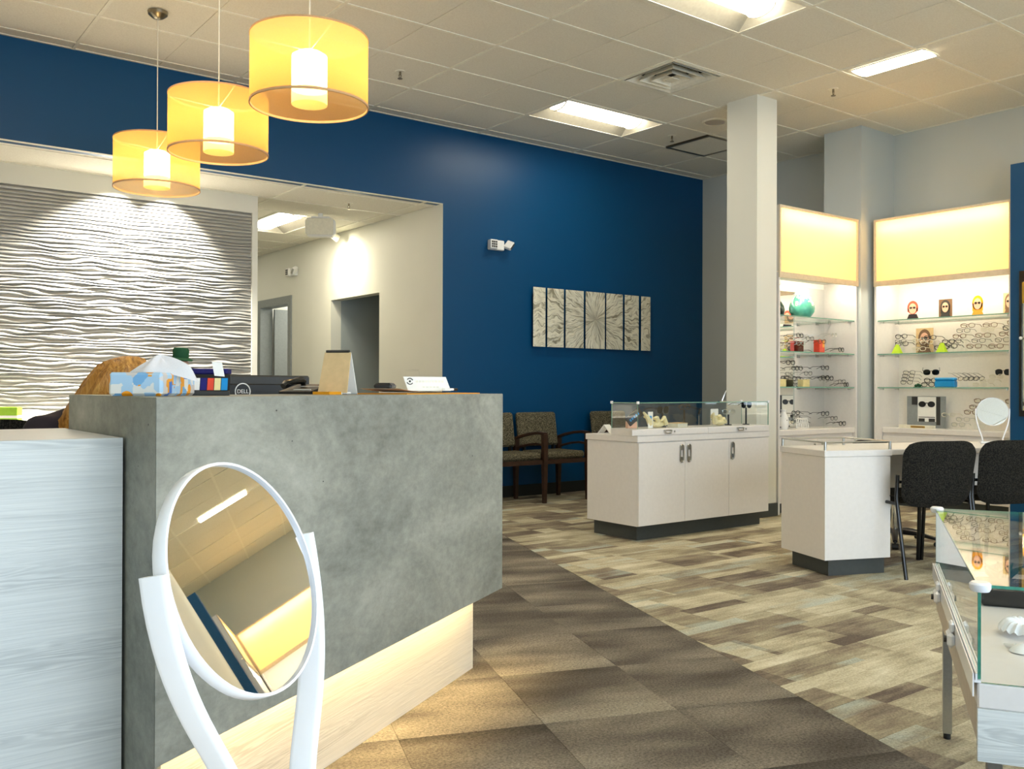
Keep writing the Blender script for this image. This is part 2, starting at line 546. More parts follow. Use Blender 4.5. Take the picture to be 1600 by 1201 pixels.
# ------------------------------------------------------------------ mesh builder
class MB:
    def __init__(s):
        s.v, s.f, s.mi = [], [], []
        s.T = None
        s.cur = 0

    def add(s, vs, fs, mi=None):
        n = len(s.v)
        for p in vs:
            p = Vector(p)
            s.v.append(s.T @ p if s.T is not None else p)
        for f in fs:
            s.f.append([n + i for i in f])
            s.mi.append(s.cur if mi is None else mi)

    def box(s, x0, x1, y0, y1, z0, z1, b=0.0):
        if x1 < x0: x0, x1 = x1, x0
        if y1 < y0: y0, y1 = y1, y0
        if z1 < z0: z0, z1 = z1, z0
        b = min(b, (x1 - x0) * .45, (y1 - y0) * .45, (z1 - z0) * .45)
        if b <= 0:
            vs = [(x, y, z) for z in (z0, z1) for y in (y0, y1) for x in (x0, x1)]
            s.add(vs, [(0, 2, 3, 1), (4, 5, 7, 6), (0, 1, 5, 4), (2, 6, 7, 3), (0, 4, 6, 2), (1, 3, 7, 5)])
            return
        # chamfered box
        c = ((x0 + x1) / 2, (y0 + y1) / 2, (z0 + z1) / 2)
        h = ((x1 - x0) / 2, (y1 - y0) / 2, (z1 - z0) / 2)
        vs, idx = [], {}
        for sx in (-1, 1):
            for sy in (-1, 1):
                for sz in (-1, 1):
                    for a in range(3):
                        sg = (sx, sy, sz)
                        p = [c[i] + sg[i] * (h[i] if i == a else h[i] - b) for i in range(3)]
                        idx[(sx, sy, sz, a)] = len(vs)
                        vs.append(p)
        fs = []
        for a in range(3):
            o1, o2 = (a + 1) % 3, (a + 2) % 3
            for sg in (-1, 1):
                q = []
                for (u, w_) in ((-1, -1), (1, -1), (1, 1), (-1, 1)):
                    k = [0, 0, 0]
                    k[a], k[o1], k[o2] = sg, u, w_
                    q.append(idx[(*k, a)])
                fs.append(q if sg > 0 else q[::-1])
            for u in (-1, 1):
                for w_ in (-1, 1):
                    k0, k1 = [0, 0, 0], [0, 0, 0]
                    k0[a], k1[a] = -1, 1
                    k0[o1] = k1[o1] = u
                    k0[o2] = k1[o2] = w_
                    q = [idx[(*k0, o1)], idx[(*k1, o1)], idx[(*k1, o2)], idx[(*k0, o2)]]
                    fs.append(q if u * w_ > 0 else q[::-1])
        for sx in (-1, 1):
            for sy in (-1, 1):
                for sz in (-1, 1):
                    q = [idx[(sx, sy, sz, a)] for a in range(3)]
                    fs.append(q if sx * sy * sz > 0 else q[::-1])
        s.add(vs, fs)

    def prism(s, poly, z0, z1):
        n = len(poly)
        vs = [(p[0], p[1], z0) for p in poly] + [(p[0], p[1], z1) for p in poly]
        fs = [list(range(n))[::-1], list(range(n, 2 * n))]
        fs += [(i, (i + 1) % n, n + (i + 1) % n, n + i) for i in range(n)]
        s.add(vs, fs)

    def extrude_y(s, poly, y0, y1):
        n = len(poly)
        vs = [(p[0], y0, p[1]) for p in poly] + [(p[0], y1, p[1]) for p in poly]
        fs = [list(range(n)), list(range(n, 2 * n))[::-1]]
        fs += [((i + 1) % n, i, n + i, n + (i + 1) % n) for i in range(n)]
        s.add(vs, fs)

    def cyl(s, p0, p1, r0, r1=None, n=16, caps=True):
        r1 = r0 if r1 is None else r1
        p0, p1 = Vector(p0), Vector(p1)
        z = (p1 - p0).normalized()
        x = z.orthogonal().normalized()
        y = z.cross(x)
        vs = []
        for p, r in ((p0, r0), (p1, r1)):
            for i in range(n):
                a = 2 * pi * i / n
                vs.append(p + r * (cos(a) * x + sin(a) * y))
        fs = [(i, (i + 1) % n, n + (i + 1) % n, n + i) for i in range(n)]
        if caps:
            fs += [list(range(n))[::-1], list(range(n, 2 * n))]
        s.add(vs, fs)

    def tube(s, pts, r, n=8, closed=False, caps=True, flat=None, up=None):
        """Round tube along points; flat=(half width, half thickness) gives a strip instead."""
        pts = [Vector(p) for p in pts]
        m = len(pts)
        rs = r if isinstance(r, (list, tuple)) else [r] * m
        vs = []
        prev = None
        for i, p in enumerate(pts):
            a = pts[(i - 1) % m] if (closed or i > 0) else p
            b = pts[(i + 1) % m] if (closed or i < m - 1) else p
            tg = (b - a).normalized()
            if up is not None:
                x = (Vector(up) - tg * tg.dot(Vector(up))).normalized()
            elif prev is None:
                x = tg.orthogonal().normalized()
            else:
                x = (prev - tg * prev.dot(tg)).normalized()
            prev = x
            y = tg.cross(x)
            for k in range(n):
                if flat:
                    ang = 2 * pi * (k + .5) / n
                    cx_, sy_ = cos(ang), sin(ang)
                    e = 0.35
                    px = math.copysign(abs(cx_) ** e, cx_) * flat[0]
                    py = math.copysign(abs(sy_) ** e, sy_) * flat[1]
                    vs.append(p + px * x + py * y)
                else:
                    ang = 2 * pi * k / n
                    vs.append(p + rs[i] * (cos(ang) * x + sin(ang) * y))
        fs = []
        for i in range(m if closed else m - 1):
            j = (i + 1) % m
            for k in range(n):
                k2 = (k + 1) % n
                fs.append((i * n + k, i * n + k2, j * n + k2, j * n + k))
        if caps and not closed:
            fs += [list(range(n))[::-1], list(range((m - 1) * n, m * n))]
        s.add(vs, fs)

    def lathe(s, prof, n=24, o=(0, 0, 0), closed=False):
        vs = []
        for r, z in prof:
            for i in range(n):
                a = 2 * pi * i / n
                vs.append((o[0] + r * cos(a), o[1] + r * sin(a), o[2] + z))
        fs = []
        m = len(prof)
        for j in range(m if closed else m - 1):
            j2 = (j + 1) % m
            for i in range(n):
                k = (i + 1) % n
                fs.append((j * n + i, j * n + k, j2 * n + k, j2 * n + i))
        s.add(vs, fs)

    def sphere(s, c, r, nu=14, nv=8, sc=(1, 1, 1)):
        vs, fs = [(c[0], c[1], c[2] - r * sc[2])], []
        for j in range(1, nv):
            th = pi * j / nv - pi / 2
            for i in range(nu):
                a = 2 * pi * i / nu
                vs.append((c[0] + r * sc[0] * cos(th) * cos(a), c[1] + r * sc[1] * cos(th) * sin(a), c[2] + r * sc[2] * sin(th)))
        vs.append((c[0], c[1], c[2] + r * sc[2]))
        for i in range(nu):
            k = (i + 1) % nu
            fs.append((0, 1 + k, 1 + i))
            for j in range(nv - 2):
                b = 1 + j * nu
                fs.append((b + i, b + k, b + nu + k, b + nu + i))
            b = 1 + (nv - 2) * nu
            fs.append((b + i, b + k, len(vs) - 1))
        s.add(vs, fs)

    def grid(s, fn, nu, nv):
        vs = [fn(i / nu, j / nv) for j in range(nv + 1) for i in range(nu + 1)]
        fs = [(j * (nu + 1) + i, j * (nu + 1) + i + 1, (j + 1) * (nu + 1) + i + 1, (j + 1) * (nu + 1) + i) for j in range(nv) for i in range(nu)]
        s.add(vs, fs)

    def pane(s, x0, x1, y0, y1, z0, z1):
        """Glass slab whose thin edges take the second material."""
        d = (abs(x1 - x0), abs(y1 - y0), abs(z1 - z0))
        a = d.index(min(d))
        n = len(s.f)
        s.box(x0, x1, y0, y1, z0, z1)
        axis_of = [2, 2, 1, 1, 0, 0]
        for i in range(6):
            s.mi[n + i] = 0 if axis_of[i] == a else 1

    def build(s, name, mat, parent=None, smooth=True, ang=35):
        me = bpy.data.meshes.new(name)
        me.from_pydata([tuple(p) for p in s.v], [], s.f)
        mats = mat if isinstance(mat, (list, tuple)) else [mat]
        for m in mats:
            me.materials.append(m)
        if len(mats) > 1:
            me.polygons.foreach_set('material_index', s.mi)
        if smooth:
            me.polygons.foreach_set('use_smooth', [True] * len(me.polygons))
            me.set_sharp_from_angle(angle=R(ang))
        me.update()
        o = bpy.data.objects.new(name, me)
        C.objects.link(o)
        if parent is not None:
            o.parent = parent
        return o


def tag(o, label=None, cat=None, group=None, kind=None):
    if label: o['label'] = label
    if cat: o['category'] = cat
    if group: o['group'] = group
    if kind: o['kind'] = kind
    return o


def thing(name, label, cat, loc=(0, 0, 0), rz=0.0, group=None):
    o = bpy.data.objects.new(name, None)
    o.empty_display_size = 0.1
    C.objects.link(o)
    o.location = loc
    o.rotation_euler = (0, 0, rz)
    return tag(o, label, cat, group)


def copy_tree(o, parent=None):
    c = o.copy()
    C.objects.link(c)
    if parent is not None:
        c.parent = parent
    for ch in [x for x in o.children]:
        copy_tree(ch, c)
    return c


def boxpart(name, mat, parent, *a, b=0.0):
    m = MB()
    m.box(*a, b=b)
    return m.build(name, mat, parent)


def struct(m, name, mat, parent=None):
    o = m.build(name, mat, parent, smooth=True)
    o['kind'] = 'structure'
    return o


# ------------------------------------------------------------------ the room shell
ZC, YB, XE = 3.61, 7.45, 8.53
ZA = 2.866           # alcove and hall ceiling
XL, YS = -1.5, -2.6
X2, Y2N, Y2S = 13.3, 4.0, 0.10     # the shop goes on east of the blue column
XH = 4.823           # hall wall

# floor with carpet pieces
m = MB(); m.box(XL - .2, X2 + .2, YS - .2, 13.6, -0.12, -0.008)
floor = struct(m, 'floor', M['cback'])

CA = R(69.6)
dv = Vector((cos(CA), sin(CA)))
nv = Vector((sin(CA), -cos(CA)))
N0, DN, DS = 1.946, 0.4815, 0.517


def clip(poly, nrm, c, keep_below=True):
    out = []
    sg = 1 if keep_below else -1
    val = lambda p: sg * (p[0] * nrm[0] + p[1] * nrm[1] - c)
    for i, p in enumerate(poly):
        q = poly[(i + 1) % len(poly)]
        a, b = val(p), val(q)
        if a <= 0: out.append(p)
        if a * b < 0:
            t = a / (a - b)
            out.append((p[0] + t * (q[0] - p[0]), p[1] + t * (q[1] - p[1])))
    return out


def carpet_piece(name, poly, mat, z):
    if len(poly) < 3: return
    cx_ = sum(p[0] for p in poly) / len(poly)
    cy_ = sum(p[1] for p in poly) / len(poly)
    q = []
    for p in poly:
        d = Vector((p[0] - cx_, p[1] - cy_))
        l = d.length
        if l < 0.02: return
        d *= (l - 0.0012) / l
        q.append((cx_ + d.x, cy_ + d.y))
    mm = MB()
    mm.prism(q, -0.0075, z)
    mm.build(name, mat, floor, smooth=False)


room = [(XL, YS), (XE, YS), (XE, YB + .0), (XL, YB + .0)]
for i in range(0, 7):
    n1 = N0 - i * DN
    n0 = n1 - DN
    for k in range(-5, 14):
        s0 = 3.39 + k * DS
        cs = [(n0, s0), (n1, s0), (n1, s0 + DS), (n0, s0 + DS)]
        poly = [tuple(nv * a + dv * b) for a, b in cs]
        for nrm, c, kb in (((1, 0), XL, False), ((0, 1), YS, False), ((0, 1), YB, True)):
            poly = clip(poly, nrm, c, kb)
        # stop where the camera cannot see: left of and behind the reception counter, behind the lens
        if not poly: continue
        cxx = sum(p[0] for p in poly) / len(poly); cyy = sum(p[1] for p in poly) / len(poly)
        if cyy < -0.4 or cxx < 0.2: continue
        carpet_piece('carpet_tile', poly, M['cdark'], random.uniform(-0.0012, 0.0))
PW, PL = 0.255, 0.92
row = 0
y = -0.17
while y < YB:
    off = ((row * 0.37) % 1.0) * PL
    x = 2.0 - off
    while x < XE:
        poly = [(x, y), (min(x + PL, XE), y), (min(x + PL, XE), min(y + PW, YB)), (x, min(y + PW, YB))]
        poly = clip(poly, nv, N0, False)
        if len(poly) >= 3:
            cxx = sum(p[0] for p in poly) / len(poly); cyy = sum(p[1] for p in poly) / len(poly)
            ang = math.degrees(math.atan2(cyy, cxx))
            if 22 < ang:
                carpet_piece('carpet_plank', poly, M['clight'], random.uniform(-0.0012, 0.0))
        x += PL
    y += PW
    row += 1
# plain carpet beyond what shows
m = MB(); m.prism([(1.7, YS), (XE, YS), (XE, 4.3), (7.0, 3.6), (2.55, 1.1)], -0.0078, -0.004)
struct(m, 'floor_south', M['clight'], floor)
m = MB(); m.box(XE, X2, Y2S, Y2N, -0.0078, -0.004)
struct(m, 'floor_east', M['clight'], floor)
m = MB(); m.box(XL, XE, YB, 13.5, -0.0078, -0.003); m.box(XL, .5, YS, YB, -0.0078, -0.004)
struct(m, 'floor_rear', M['cdark'], floor)

# ceiling slab and suspended grid
m = MB(); m.box(XL - .2, X2 + .2, YS - .2, YB + .1, 3.86, 3.95)
ceiling = struct(m, 'ceiling', M['slab'])
gx = [0.3165 + 1.2265 * k for k in range(-2, 12)]
gy = [4.24 + 0.6125 * k for k in range(-12, 6)]
TROF = [(3, 7, 5.83), ]
# cells (column index in gx, row index in gy) used by fixtures
troffers = {('A'): (6, 15), ('B'): (5, 11), ('F'): (7, 7), ('G'): (3, 6), ('H'): (5, 5), ('I'): (2, 12), ('J'): (7, 3), ('K'): (3, 1), 'L': (9, 10), 'M': (11, 10), 'N': (10, 10), 'O': (10, 9)}  # L, M, N and O are unseen fixtures added to brighten the east part
used = set(troffers.values())
half_used = {(6, 13): 0, (7, 15): 1}          # diffuser in the first half of one cell, access panel in the second half of another


def tile_mesh(x0, x1, y0, y1, score=True):
    mm = MB()
    g = 0.0025
    x0, x1, y0, y1 = x0 + .010, x1 - .010, y0 + .010, y1 - .010
    z0, z1 = ZC + .004, ZC + .018
    xm = (x0 + x1) / 2
    if score and x1 - x0 > 0.9:
        for a, b in ((x0, xm - g), (xm + g, x1)):
            mm.box(a, b, y0, y1, z0, z1)
        mm.box(xm - g, xm + g, y0, y1, z0 + .005, z1)
    else:
        mm.box(x0, x1, y0, y1, z0, z1)
    return mm


xs = [XL] + [g for g in gx if XL < g < XE] + [XE]
ys = [YS] + [g for g in gy if YS < g < YB] + [YB]
gxi = {round(g, 3): i for i, g in enumerate(gx)}
gyi = {round(g, 3): i for i, g in enumerate(gy)}
for i in range(len(xs) - 1):
    for j in range(len(ys) - 1):
        ci, cj = gxi.get(round(xs[i], 3), -9), gyi.get(round(ys[j], 3), -9)
        if (ci, cj) in used: continue
        x0, x1, y0, y1 = xs[i], xs[i + 1], ys[j], ys[j + 1]
        if (ci, cj) in half_used:
            xm = (x0 + x1) / 2
            a, b = ((xm, x1), (x0, xm))[half_used[(ci, cj)]]
            tile_mesh(a, b, y0, y1, False).build('ceiling_tile', M['tile'], ceiling, smooth=False)
            continue
        tile_mesh(x0, x1, y0, y1).build('ceiling_tile', M['tile'], ceiling, smooth=False)
xs2 = [XE] + [g for g in gx if XE + .2 < g < X2] + [X2]
ys2 = [Y2S] + [g for g in gy if Y2S < g < Y2N] + [Y2N]
for i in range(len(xs2) - 1):
    for j in range(len(ys2) - 1):
        if (gxi.get(round(xs2[i], 3), -9), gyi.get(round(ys2[j], 3), -9)) in used: continue
        tile_mesh(xs2[i], xs2[i + 1], ys2[j], ys2[j + 1]).build('ceiling_tile', M['tile'], ceiling, smooth=False)
for g in xs2[1:-1]:
    boxpart('grid_runner', M['tbar'], ceiling, g - .012, g + .012, Y2S, Y2N, ZC - .002, ZC + .03)
for g in ys2[1:-1]:
    boxpart('grid_tee', M['tbar'], ceiling, XE, X2, g - .012, g + .012, ZC - .0015, ZC + .03)
for g in [g for g in gx if XL < g < XE]:
    boxpart('grid_runner', M['tbar'], ceiling, g - .012, g + .012, YS, YB, ZC - .002, ZC + .03)
for g in [g for g in gy if YS < g < YB]:
    boxpart('grid_tee', M['tbar'], ceiling, XL, XE, g - .012, g + .012, ZC - .0015, ZC + .03)
boxpart('grid_tee', M['tbar'], ceiling, 5.8355 - .012, 5.8355 + .012, gy[13], gy[14], ZC - .0018, ZC + .03)
for a in ((XL, XE, YB - .022, YB), (XE - .022, XE, 2.5, YB)):
    boxpart('wall_angle', M['tbar'], ceiling, *a, ZC - .0012, ZC + .02)

# blue wall with the bulkhead over the alcove
m = MB()
m.extrude_y([(XL - .1, ZA + .0025), (XH + .001, ZA + .0025), (XH + .001, -0.005), (XE + .1, -0.005), (XE + .1, 3.86), (XL - .1, 3.86)], YB, YB + .12)
struct(m, 'wall_north', M['blue'])
m = MB(); m.box(XE, XE + .15, 2.5, YB + .12, -.005, 3.86); struct(m, 'wall_east', M['wall_grey'])
m = MB(); m.box(X2, X2 + .15, Y2S - .2, Y2N + .15, -.005, 3.86); m.box(XE + .15, X2, Y2N, Y2N + .15, -.005, 3.86); struct(m, 'wall_far_east', M['wall_grey'])
m = MB(); m.box(XL - .15, XL, YS - .2, 8.42, -.005, 3.86); struct(m, 'wall_west', M['wall'])
# south storefront wall with windows, and the return that closes the display corner
m = MB()
m.box(XL - .15, 6.3, YS - .15, YS, -.005, .12); m.box(XL - .15, 6.3, YS - .15, YS, 2.85, 3.86)
m.box(XL - .15, -1.3, YS - .15, YS, .12, 2.85); m.box(6.1, 6.3, YS - .15, YS, .12, 2.85)
struct(m, 'wall_south', M['wall'])
m = MB(); m.box(6.3, 6.45, YS - .15, Y2S - .15, -.005, 3.86); m.box(6.3, 10.30, Y2S - .15, .32, -.005, 3.86); m.box(10.30, X2, Y2S - .15, Y2S, -.005, 3.86)
struct(m, 'wall_return', M['wall'])
for i in range(5):
    x0 = -1.3 + i * 1.48
    fr = MB()
    fr.box(x0, x0 + .05, YS - .1, YS - .04, .12, 2.85); fr.box(x0 + 1.43, x0 + 1.48, YS - .1, YS - .04, .12, 2.85)
    fr.box(x0 + .05, x0 + 1.43, YS - .1, YS - .04, .12, .18); fr.box(x0 + .05, x0 + 1.43, YS - .1, YS - .04, 2.79, 2.85)
    wf = struct(fr, 'window_%d' % (i + 1), M['steel'])
    pn = MB(); pn.box(x0 + .05, x0 + 1.43, YS - .073, YS - .067, .18, 2.79)
    pn.build('pane', M['pane'], wf)

# alcove: wall with the wave panel, hall wall, hall ceiling
m = MB()
m.box(XL, 3.287, 8.26, 8.40, -.005, 3.1); m.box(XL, .6, 8.22, 8.26, -.005, ZA)
m.box(.6, 3.287, 8.22, 8.26, 2.705, ZA); m.box(3.234, 3.287, 8.22, 8.26, -.005, 2.705); m.box(.6, 3.234, 8.22, 8.26, -.005, .90)
m.box(3.16, 3.287, 8.40, 13.4, -.005, 3.1)
struct(m, 'wall_alcove', M['wall'])
m = MB(); m.box(XL, XH + 2.3, 13.4, 13.5, -.005, 3.16); struct(m, 'wall_hall_end', M['wall'])
m = MB()
T = .13
m.box(XH, XH + T, YB + .003, 8.69, -.005, 3.16); m.box(XH, XH + T, 8.69, 9.84, 2.115, 3.16)
m.box(XH, XH + T, 9.84, 10.98, -.005, 3.16); m.box(XH, XH + T, 10.98, 11.95, 2.21, 3.16); m.box(XH, XH + T, 11.95, 13.4, -.005, 3.16)
struct(m, 'wall_hall', M['wall'])
m = MB()
m.box(XH + T, 7.2, 9.84, 9.94, -.005, 2.6); m.box(XH + T, 7.2, 8.59, 8.69, -.005, 2.6); m.box(7.2, 7.3, 8.59, 9.94, -.005, 2.6)
m.box(XH + T, 7.3, 8.59, 9.94, 2.6, 2.66)
struct(m, 'wall_corridor', M['recess'])
m = MB()
m.box(XH + T, 7.2, 10.86, 10.96, -.005, 2.6); m.box(XH + T, 7.2, 12.0, 12.1, -.005, 2.6); m.box(7.2, 7.3, 10.86, 12.1, -.005, 2.6)
m.box(XH + T, 7.3, 10.86, 12.1, 2.6, 2.66)
struct(m, 'wall_exam_room', M['wall'])
m = MB()
f0, f1, zt = 10.98, 11.95, 2.21
m.box(XH - .02, XH + T + .02, f0 - .05, f0 + .04, 0, zt + .05); m.box(XH - .02, XH + T + .02, f1 - .04, f1 + .05, 0, zt + .05)
m.box(XH - .02, XH + T + .02, f0 + .04, f1 - .04, zt - .05, zt + .05)
door = struct(m, 'door_1', M['grey_frame'])
m = MB(); m.box(XH + T + .03, XH + T + .93, f1 - .1, f1 - .06, .01, zt - .06)
m.build('door_leaf', M['grey_frame'], door)
m = MB(); m.cyl((XH + T + .86, f1 - .1, 1.0), (XH + T + .86, f1 - .15, 1.0), .012); m.cyl((XH + T + .86, f1 - .15, 1.0), (XH + T + .75, f1 - .15, 1.0), .01)
m.build('door_handle', M['steel'], door)
# alcove / hall ceiling on its own lower grid
m = MB(); m.box(XL, XH + .02, YB + .12, 13.4, 3.101, 3.16)
ac = struct(m, 'ceiling_alcove', M['slab'])
ax = [4.651 - 0.6125 * 2 * k for k in range(0, 6)]
ay = [YB + .003, 7.64, 8.2525, 8.8245, 10.0495, 10.662, 11.2745, 11.887, 12.5, 13.4]
HALL_T = (4.04, 9.437)
HX0, HX1, HY0, HY1 = 3.7335, 4.3465, 8.8245, 10.0495
axs = [XL] + sorted(a for a in ax if a > XL) + [XH]
for i in range(len(axs) - 1):
    for j in range(len(ay) - 1):
        x0, x1, y0, y1 = axs[i], axs[i + 1], ay[j], ay[j + 1]
        if y0 > 8.25:
            if x1 < 3.2: continue
            x0 = max(x0, 3.287)
        spans = [(x0, x1)]
        if HY0 - .01 < y0 < HY1 - .01:
            spans = [(q0, q1) for q0, q1 in ((x0, min(x1, HX0)), (max(x0, HX1), x1)) if q1 - q0 > .05]
        for q0, q1 in spans:
            mm = MB(); mm.box(q0 + .01, q1 - .01, y0 + .01, y1 - .01, ZA + .004, ZA + .016)
            mm.build('ceiling_tile', M['tile'], ac, smooth=False)
for a in axs[1:-1]:
    boxpart('grid_runner', M['tbar'], ac, a - .012, a + .012, YB + .004, 8.22 if a < 3.2 else 13.4, ZA - .002, ZA + .03) if abs(a - 4.04) > .35 else [boxpart('grid_runner', M['tbar'], ac, a - .012, a + .012, q0, q1, ZA - .002, ZA + .03) for q0, q1 in ((YB + .004, 8.8245), (10.0495, 13.4))]
for a in ay[1:-1]:
    boxpart('grid_tee', M['tbar'], ac, XL if a < 8.22 else 3.287, XH, a - .012, a + .012, ZA - .0015, ZA + .03)
boxpart('wall_angle', M['tbar'], ac, XL, XH, YB + .0005, YB + .04, ZA - .001, ZA + .0024)
boxpart('wall_angle', M['tbar'], ac, XL, 3.287, 8.19, 8.22, ZA - .001, ZA + .02)

# rippled wave panel
WX0, WX1, WZ0, WZ1 = .6, 3.234, .90, 2.705


def sm(a, b, x):
    t = max(0, min(1, (x - a) / (b - a)))
    return t * t * (3 - 2 * t)


def wave(u, v):
    x = WX0 + u * (WX1 - WX0)
    z = WZ0 + v * (WZ1 - WZ0)
    e = 0.12 + 0.88 * sm(2.68, 2.2, z)
    n1 = mnoise.noise(Vector((x * 4.6, z * 19.0, 1.7)))
    n2 = mnoise.noise(Vector((x * 1.5, z * 6.0, 9.1)))
    ph = z / 0.0300 + e * (.78 * n1 + .25 * n2) + .03 * sin(9 * x)
    fr = ph - math.floor(ph)
    # steep underside, long sloping top
    h = fr / .40 if fr < .40 else (1 - fr) / .60
    h = sin(h * pi / 2)
    amp = 0.0235 * (0.74 + 0.5 * e * mnoise.noise(Vector((x * 4.2, z * 30.0, 4.4))))
    return (x, 8.257 - amp * h - .004, z - .0125 * h * (1 if z < WZ1 - .02 else 0))


m = MB(); m.grid(wave, 150, 640)
wp = m.build('wave_panel', M['wave'], ang=180)
tag(wp, 'white rippled three dimensional wall panel behind the reception desk', 'wall panel')

# baseboards
m = MB(); m.box(XH + .03, XE, YB - .012, YB, 0, .115, b=.003); struct(m, 'baseboard_north', M['base'])
m = MB(); m.box(XE - .012, XE, 5.4, YB - .012, 0, .115, b=.003); struct(m, 'baseboard_east', M['base'])

# columns
m = MB(); m.box(6.415, 6.685, 5.0, 5.324, -.005, ZC + .1); col1 = struct(m, 'column', M['wall'])
m = MB(); m.box(6.403, 6.697, 4.988, 5.336, 0, .115, b=.003); m.build('baseboard', M['kick'], col1)
m = MB(); m.box(7.956, XE, 4.985, 5.39, -.005, ZC + .1); struct(m, 'column_corner', M['wall_grey'])
m = MB(); m.box(8.05, XE, 2.55, 3.655, -.005, 3.0); struct(m, 'column_blue', M['blue'])
m = MB(); m.box(10.301, 10.63, Y2S, .42, -.005, 3.0); struct(m, 'column_blue_south', M['blue'])


# ------------------------------------------------------------------ ceiling fixtures
def make_troffer(label):
    t = thing('ceiling_light', label, 'ceiling light', (0, 0, ZC), 0, 'fluorescent ceiling lights')
    L, W = .6125, .306
    m = MB()
    for a in ((-L, L, -W, -W + .028), (-L, L, W - .028, W), (-L, -L + .028, -W + .028, W - .028), (L - .028, L, -W + .028, W - .028)):
        m.box(*a, -.003, .02)
    m.build('frame', M['troffer_body'], t)
    m = MB()
    i, o_ = .028, .02
    x0, x1, y0, y1, zt = L - i, L - i - .05, W - i, .12, .095
    rect = lambda a, b, z: [(-a, -b, z), (a, -b, z), (a, b, z), (-a, b, z)]
    vs = rect(x0, y0, .0) + rect(x1, y1, zt)
    m.add(vs, [(0, 4, 5, 1), (1, 5, 6, 2), (2, 6, 7, 3), (3, 7, 4, 0), (4, 7, 6, 5)])
    vs2 = rect(x0 + .004, y0 + .004, .002) + rect(x1 + .004, y1 + .004, zt + .006)
    m.add(vs2, [(0, 1, 5, 4), (1, 2, 6, 5), (2, 3, 7, 6), (3, 0, 4, 7), (4, 5, 6, 7)])
    m.build('housing', M['reflector'], t)
    m = MB()
    n = 10
    a, b = x1 - .06, .11
    pr = [(b * cos(pi + pi * k / n), .06 + .055 * sin(pi + pi * k / n)) for k in range(n + 1)]
    vs = [(-a, p[0], p[1]) for p in pr] + [(a, p[0], p[1]) for p in pr]
    m.add(vs, [(k, k + 1, n + 2 + k, n + 1 + k) for k in range(n)] + [list(range(n + 1))[::-1], list(range(n + 1, 2 * n + 2))])
    m.build('diffuser', M['troffer'], t)
    for sx in (-1, 1):
        m = MB()
        m.tube([(sx * a, p[0] * 1.04, p[1] - .003) for p in pr], .008, 6)
        m.build('end_bracket', M['troffer_body'], t)
    return t


place = {'A': 'ceiling light near the blue wall, beyond the square air vent', 'B': 'largest ceiling light, cut off by the top edge of the picture',
         'F': 'ceiling light over the shelves behind the camera', 'G': 'ceiling light above the near glass table', 'H': 'ceiling light over the middle of the shop floor',
         'I': 'ceiling light above the reception desk', 'J': 'ceiling light near the storefront corner', 'K': 'ceiling light beside the storefront windows', 'L': 'unseen ceiling light added to brighten the far east part of the shop', 'M': 'unseen ceiling light added for brightness by the far east wall of the shop', 'N': 'unseen ceiling light added for brightness beside the far north wall of the east part', 'O': 'unseen ceiling light added for brightness over the middle of the east part'}
proto = None
for k, (ci, cj) in troffers.items():
    t = make_troffer(place[k]) if proto is None else copy_tree(proto)
    proto = proto or t
    t['label'] = place[k]
    t.location = (gx[ci] + .6125, gy[cj] + .306, ZC)
t = copy_tree(proto)
t['label'] = 'ceiling light in the low hall ceiling beside the hanging speaker'
t.location = (HALL_T[0], HALL_T[1], ZA)
t.rotation_euler = (0, 0, R(90))
t = copy_tree(proto)  # second hall fixture, added out of view to brighten the hall wall
t['label'] = 'unseen ceiling light added deep in the hall to brighten its wall'
t.location = (HALL_T[0], 11.9, ZA - .004)
t.rotation_euler = (0, 0, R(90))


def slot_light(x, y, label):
    t = thing('slot_light', label, 'ceiling light', (x, y, ZC), 0, 'narrow slot lights')
    m = MB()
    for a in ((-.12, .12, -.306, -.29), (-.12, .12, .29, .306), (-.12, -.105, -.29, .29), (.105, .12, -.29, .29)):
        m.box(*a, -.006, .0)
    m.build('frame', M['troffer_body'], t)
    m = MB()
    n = 12
    pr = [(-.105 + .21 * k / n, -.004 - .012 * sin(pi * k / n)) for k in range(n + 1)]
    vs = [(p[0], -.29, p[1]) for p in pr] + [(p[0], .29, p[1]) for p in pr]
    m.add(vs, [(k + 1, k, n + 1 + k, n + 2 + k) for k in range(n)] + [list(range(n + 1)), list(range(n + 1, 2 * n + 2))[::-1]])
    m.build('diffuser', M['troffer'], t)
    return t


slot_light(6.62, 3.88, 'narrow bright ceiling light over the corner shelves')
slot_light(10.05, 1.15, 'narrow ceiling light seen only in the round mirror')

